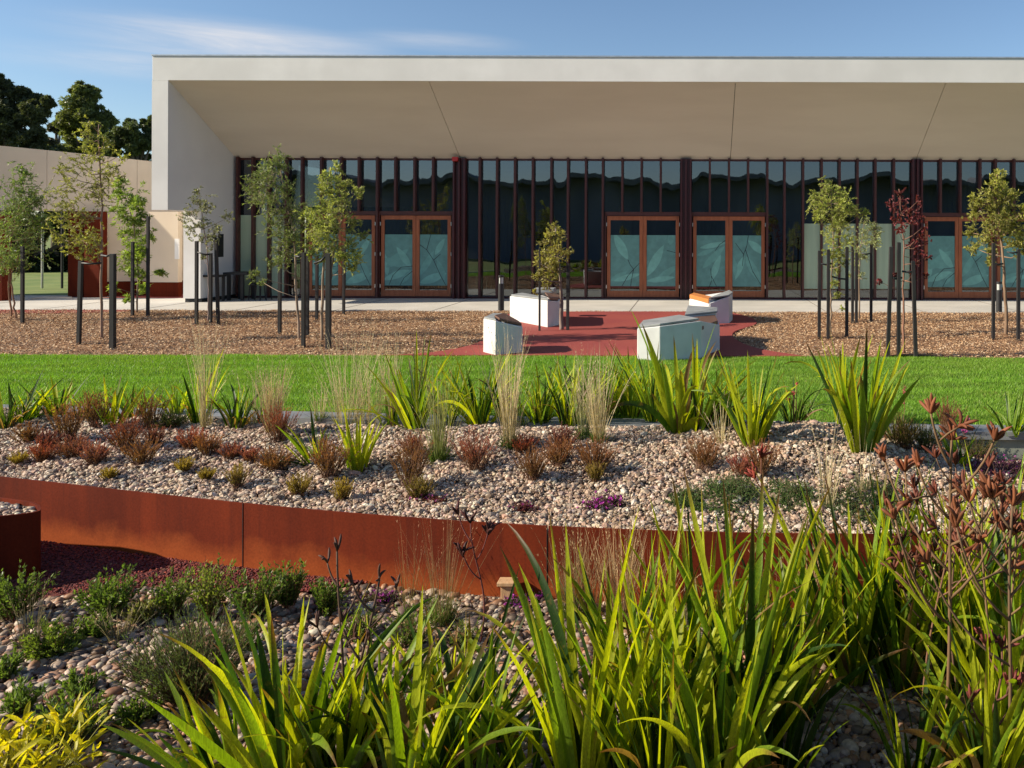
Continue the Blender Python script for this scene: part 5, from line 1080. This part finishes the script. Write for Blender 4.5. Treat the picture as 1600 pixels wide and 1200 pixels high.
sb(215, 1060, 60, 50, 'small feathery tuft left of the large feathery bush', n=60, ll=.02, lw=.003, k=26, cA=(.08, .08, .04), cB=(.14, .14, .08), name='needle_leaved_bush', ang=.4)
sb(120, 1085, 60, 45, 'low dark sprig between the spreading shrub and the upright shoots', n=26)
sb(215, 1130, 80, 50, 'low green sprigs under the large feathery bush', n=36)
sb(10, 1060, 50, 45, 'small green sprig touching the left edge halfway down', n=26)
sb(385, 1020, 70, 60, 'green shrub between the feathery bush and the strappy blades', n=44, ll=.02, lw=.008)
sb(560, 1000, 80, 60, 'fine-leaved green shrub under the violet flowers', n=60, ll=.018, lw=.006)
sb(725, 1010, 60, 50, 'fine-leaved green tuft left of the timber peg', n=40, ll=.02, lw=.004)
# bright yellow plant in the corner
b = gp(40, 1225); r = R(); root = empty('yellow_leaved_plant', tuple(b), 'bright yellow broad-leaved plant in the lower left corner', 'plant')
mb = MB(); n = 230; a = r.uniform(0, 2*PI, n); q = .27*np.sqrt(r.random(n)); hz = r.uniform(.03, .19, n)
blades(mb, r, b+np.stack([q*np.cos(a), q*np.sin(a)*.8, hz], 1), r.uniform(0, 2*PI, n), r.uniform(.3, 1.2, n), r.uniform(.3, 1.1, n), r.uniform(.06, .13, n), r.uniform(.016, .028, n), pal_mix(r, n, [A3(.62, .52, .02), A3(.45, .44, .03)], (1, 1)), pal_mix(r, n, [A3(.70, .60, .03), A3(.50, .50, .03)], (1, 1)), 6, narrow=.3)
mb.build('leaves', 'strap', root, smooth=True); mb = MB(); P0 = b+np.stack([q*np.cos(a)*.4, q*np.sin(a)*.3, q*0-.02], 1); thin(mb, P0, b+np.stack([q*np.cos(a), q*np.sin(a)*.8, hz], 1), .003, A3(.2, .2, .04)); mb.build('stems', 'bark', root)
# dry grass in the foreground
G7 = 'dry grasses in the foreground bed'
def tf(px, py, hpx, n, label, **k): b = gp(px, py); tussock(b, n, hpx*b[1]/F, label, G7, **k)
tf(690, 975, 200, 70, 'fine green tussock with red-brown stems against the steel wall, centre', spread=.3, c0=(.2, .2, .06), c1=(.42, .22, .12), green=260, gl=.2, W=.0026)
tf(640, 955, 150, 26, 'sparse reddish stems left of the fine green tussock', spread=.3, c1=(.42, .22, .12), W=.0026)
tf(893, 968, 150, 120, 'green-stemmed tussock with straw tips, right of the purple flowers', spread=.25, c0=(.08, .12, .03), c1=(.48, .34, .18), green=120, gl=.18)
tf(925, 965, 145, 70, 'brown tussock between the green-stemmed one and the blond one', spread=.22, c0=(.25, .18, .08), c1=(.5, .33, .17))
tf(970, 980, 190, 110, 'dense blond straw tussock before the steel wall', spread=.2, c0=(.4, .28, .13), c1=(.66, .48, .27), W=.0045)
tf(1020, 960, 150, 50, 'thin blond stems right of the dense blond tussock', spread=.3, c0=(.4, .28, .13), c1=(.6, .42, .24))
tf(1262, 960, 140, 80, 'straw tussock behind the right strappy leaves', spread=.25, c0=(.35, .26, .12), c1=(.6, .45, .25), W=.0045)
tf(1215, 950, 100, 50, 'low straw tussock left of the other one behind the right leaves', spread=.35, c0=(.35, .26, .12), c1=(.58, .42, .24))
tf(50, 1010, 95, 50, 'grey-green wispy grass beside the left edge shrub', spread=.35, c0=(.12, .12, .06), c1=(.26, .22, .13))
tf(185, 1000, 60, 60, 'small tan tuft at the foot of the dense round shrub', spread=.4, c0=(.14, .15, .05), c1=(.4, .33, .2))
tf(1065, 1000, 90, 50, 'short tuft hidden among the central right leaves', spread=.4, c0=(.12, .14, .04), c1=(.3, .28, .12))
# strappy clumps of the foreground
G8 = 'large strappy plants in the foreground'
def sf(px, py, hpx, n, label, W=.026, **k):
    b = gp(px, py); k.setdefault('spread', .6); k.setdefault('seg', 12); k.setdefault('bendm', .55); k['spread'] *= .88 if px < 800 else .8; n = int(n*(1 if px < 800 else 1.08 if px < 1300 else 1.35)); hpx *= .86 if px < 700 else (1.18 if px > 1300 else 1.0); strappy(b, int(n*1.2), hpx*b[1]/F*1.1, W*1.15, label, G8, **k)
ST = dict(c=(.10, .045, .03), cs=(.10, .06, .04))
sf(350, 1235, 215, 22, 'strappy plant reaching left with broad blades, lower left of centre', spread=.75, lean=(-.35, 0), tone=(.4, .4, .2), dead=.12, W=.024)
sf(450, 1240, 330, 34, 'large strappy plant with yellow-lit blades, left of centre', spread=.5, tone=(.6, .3, .1), lean=(.0, 0), W=.030)
sf(530, 1225, 270, 28, 'strappy plant with the twisted dark stalk', spread=.6, tone=(.5, .3, .2), W=.026, stalks=[dict(h=.92, lean=(-.04, .1), br=3, claws=3, cl=.045, spread=.10, top=.45, rad0=.0065, **ST), dict(h=.80, lean=(.14, .1), br=4, claws=4, cl=.045, spread=.13, top=.5, rad0=.0075, **ST)])
sf(590, 1190, 240, 26, 'green strappy plant right of the twisted stalk', spread=.6, tone=(.4, .35, .25), W=.024)
sf(640, 1255, 300, 24, 'strappy plant with broad crossing blades, bottom centre', spread=.6, tone=(.5, .3, .2), lean=(.1, 0), W=.030)
sf(720, 1190, 240, 20, 'dark strappy plant with blades leaning right, centre', spread=.6, tone=(.25, .35, .4), lean=(.15, 0), W=.022, dead=.15)
sf(738, 1260, 210, 16, 'low dark strappy plant at the bottom centre', spread=.75, tone=(.2, .3, .5), W=.024)
sf(690, 1100, 150, 16, 'brownish strappy plant behind the central ones', spread=.5, tone=(.2, .3, .5), dead=.4, W=.018)
sf(820, 1215, 215, 10, 'thin strappy plant left of the tall yellow blades', spread=.55, tone=(.3, .35, .35), lean=(-.05, 0), W=.022)
sf(905, 1240, 390, 15, 'tall upright strappy plant right of centre, yellow-lit blades', spread=.36, tone=(.6, .3, .1), bendm=.4, W=.028)
sf(960, 1225, 330, 24, 'strappy plant with crossing lime blades', spread=.5, tone=(.6, .25, .15), W=.026)
sf(1035, 1190, 330, 30, 'dense upright strappy plant before the blond straw', spread=.42, tone=(.5, .35, .15), bendm=.5, W=.026)
sf(1030, 1265, 300, 22, 'strappy plant at the bottom edge, right of centre', spread=.5, tone=(.5, .3, .2), W=.028)
sf(1100, 1120, 300, 34, 'tall dense strappy plant reaching the top of the steel wall', spread=.42, tone=(.5, .35, .15), bendm=.5, W=.024)
sf(1165, 1180, 360, 30, 'broad-bladed strappy plant with one wide bright blade', spread=.45, tone=(.5, .3, .2), W=.03)
sf(1120, 1270, 330, 26, 'bottom-edge strappy plant under the broad-bladed one', spread=.5, tone=(.5, .3, .2), W=.032)
sf(1235, 1120, 260, 28, 'strappy plant left of the pebble gap', spread=.55, tone=(.45, .35, .2), W=.024)
sf(1215, 1240, 240, 16, 'low dark strappy plant at the bottom, before the pebble gap', spread=.7, tone=(.2, .35, .45), W=.026)
sf(1330, 1065, 260, 34, 'strappy plant with one long blade leaning left, above the pebble gap', spread=.5, tone=(.45, .35, .2), lean=(-.1, 0), W=.024)
sf(1410, 1075, 240, 32, 'dark green strappy plant behind the brown flower stem', spread=.5, tone=(.3, .35, .35), W=.024)
sf(1480, 1070, 250, 34, 'bright strappy plant under the brown flower heads', spread=.45, tone=(.55, .3, .15), W=.022)
sf(1560, 1080, 270, 36, 'bright strappy plant at the right edge, behind', spread=.45, tone=(.6, .3, .1), W=.024)
sf(1540, 1240, 230, 28, 'lime strappy plant in the lower right corner', spread=.5, tone=(.65, .25, .1), W=.026)
sf(1425, 1240, 170, 12, 'sparse strappy plant at the bottom right of the pebble gap', spread=.6, tone=(.3, .4, .3), dead=.2, W=.022)
sf(1610, 1190, 300, 22, 'strappy plant cut by the right edge, front', spread=.5, tone=(.5, .3, .2), W=.03)
# tall flower stems of their own plants
def sflo(px, py, hpx, label, n=8, **k):
    b = gp(px, py); s = b[1]/F; k['h'] = hpx*s; strappy(b, n, .28, .018, label, 'kangaroo paw plants in flower', spread=.5, tone=(.2, .4, .4), stalks=[k], seg=8)
OR = (.25, .085, .04)
sflo(1473, 1215, 535, 'tallest brown-orange kangaroo paw flower stem at right', lean=(.03, 0), br=7, claws=7, cl=.062, c=OR, cs=(.17, .10, .05), rad0=.009, spread=.20, top=.55)
sflo(1440, 1150, 360, 'kangaroo paw stem with red-brown claws left of the tallest one', lean=(.12, 0), br=5, claws=6, cl=.055, c=(.19, .06, .035), cs=(.2, .1, .06), rad0=.006, spread=.13, top=.45)
sflo(1590, 1150, 370, 'kangaroo paw stem with rust claws at the right edge', lean=(-.05, 0), br=6, claws=7, cl=.06, c=OR, cs=(.2, .12, .06), rad0=.007, spread=.16, top=.5)
sflo(1535, 1190, 420, 'kangaroo paw stem between the tallest and the right edge one', lean=(.02, 0), br=5, claws=6, cl=.055, c=(.24, .08, .045), cs=(.2, .12, .06), rad0=.007, spread=.15, top=.4)
sflo(1505, 1120, 400, 'kangaroo paw stem crowded with dull brown claws behind the tallest one', lean=(-.06, 0), br=7, claws=7, cl=.055, c=(.17, .05, .03), cs=(.14, .08, .05), rad0=.006, spread=.17, top=.5)
sflo(1570, 1260, 480, 'kangaroo paw stem with copper claws in front near the right edge', lean=(.03, 0), br=7, claws=7, cl=.06, c=(.25, .09, .04), cs=(.15, .09, .05), rad0=.008, spread=.19, top=.5)
sflo(1430, 1090, 250, 'kangaroo paw stem with dark brown claws over the steel wall, right', n=4, lean=(.05, 0), br=5, claws=6, cl=.05, c=(.13, .04, .025), cs=(.14, .08, .05), rad0=.005, spread=.13, top=.5)
sflo(1530, 1235, 220, 'short red-brown kangaroo paw stem low in the right corner', lean=(.1, 0), br=4, claws=5, cl=.055, c=(.20, .05, .04), cs=(.14, .06, .04), rad0=.007, spread=.12, top=.6)
sflo(748, 1010, 200, 'thin red-brown stem with upturned claws before the steel wall, centre', n=4, lean=(-.02, 0), br=3, claws=5, cl=.06, c=(.10, .035, .03), cs=(.14, .045, .04), rad0=.0055, spread=.13, top=.45)
sflo(1190, 1010, 300, 'slender stem with a red-brown flower head against the pebbles', n=4, lean=(.0, 0), br=1, claws=7, cl=.06, c=(.30, .06, .04), cs=(.18, .07, .04), rad0=.006, spread=.06, top=.2)
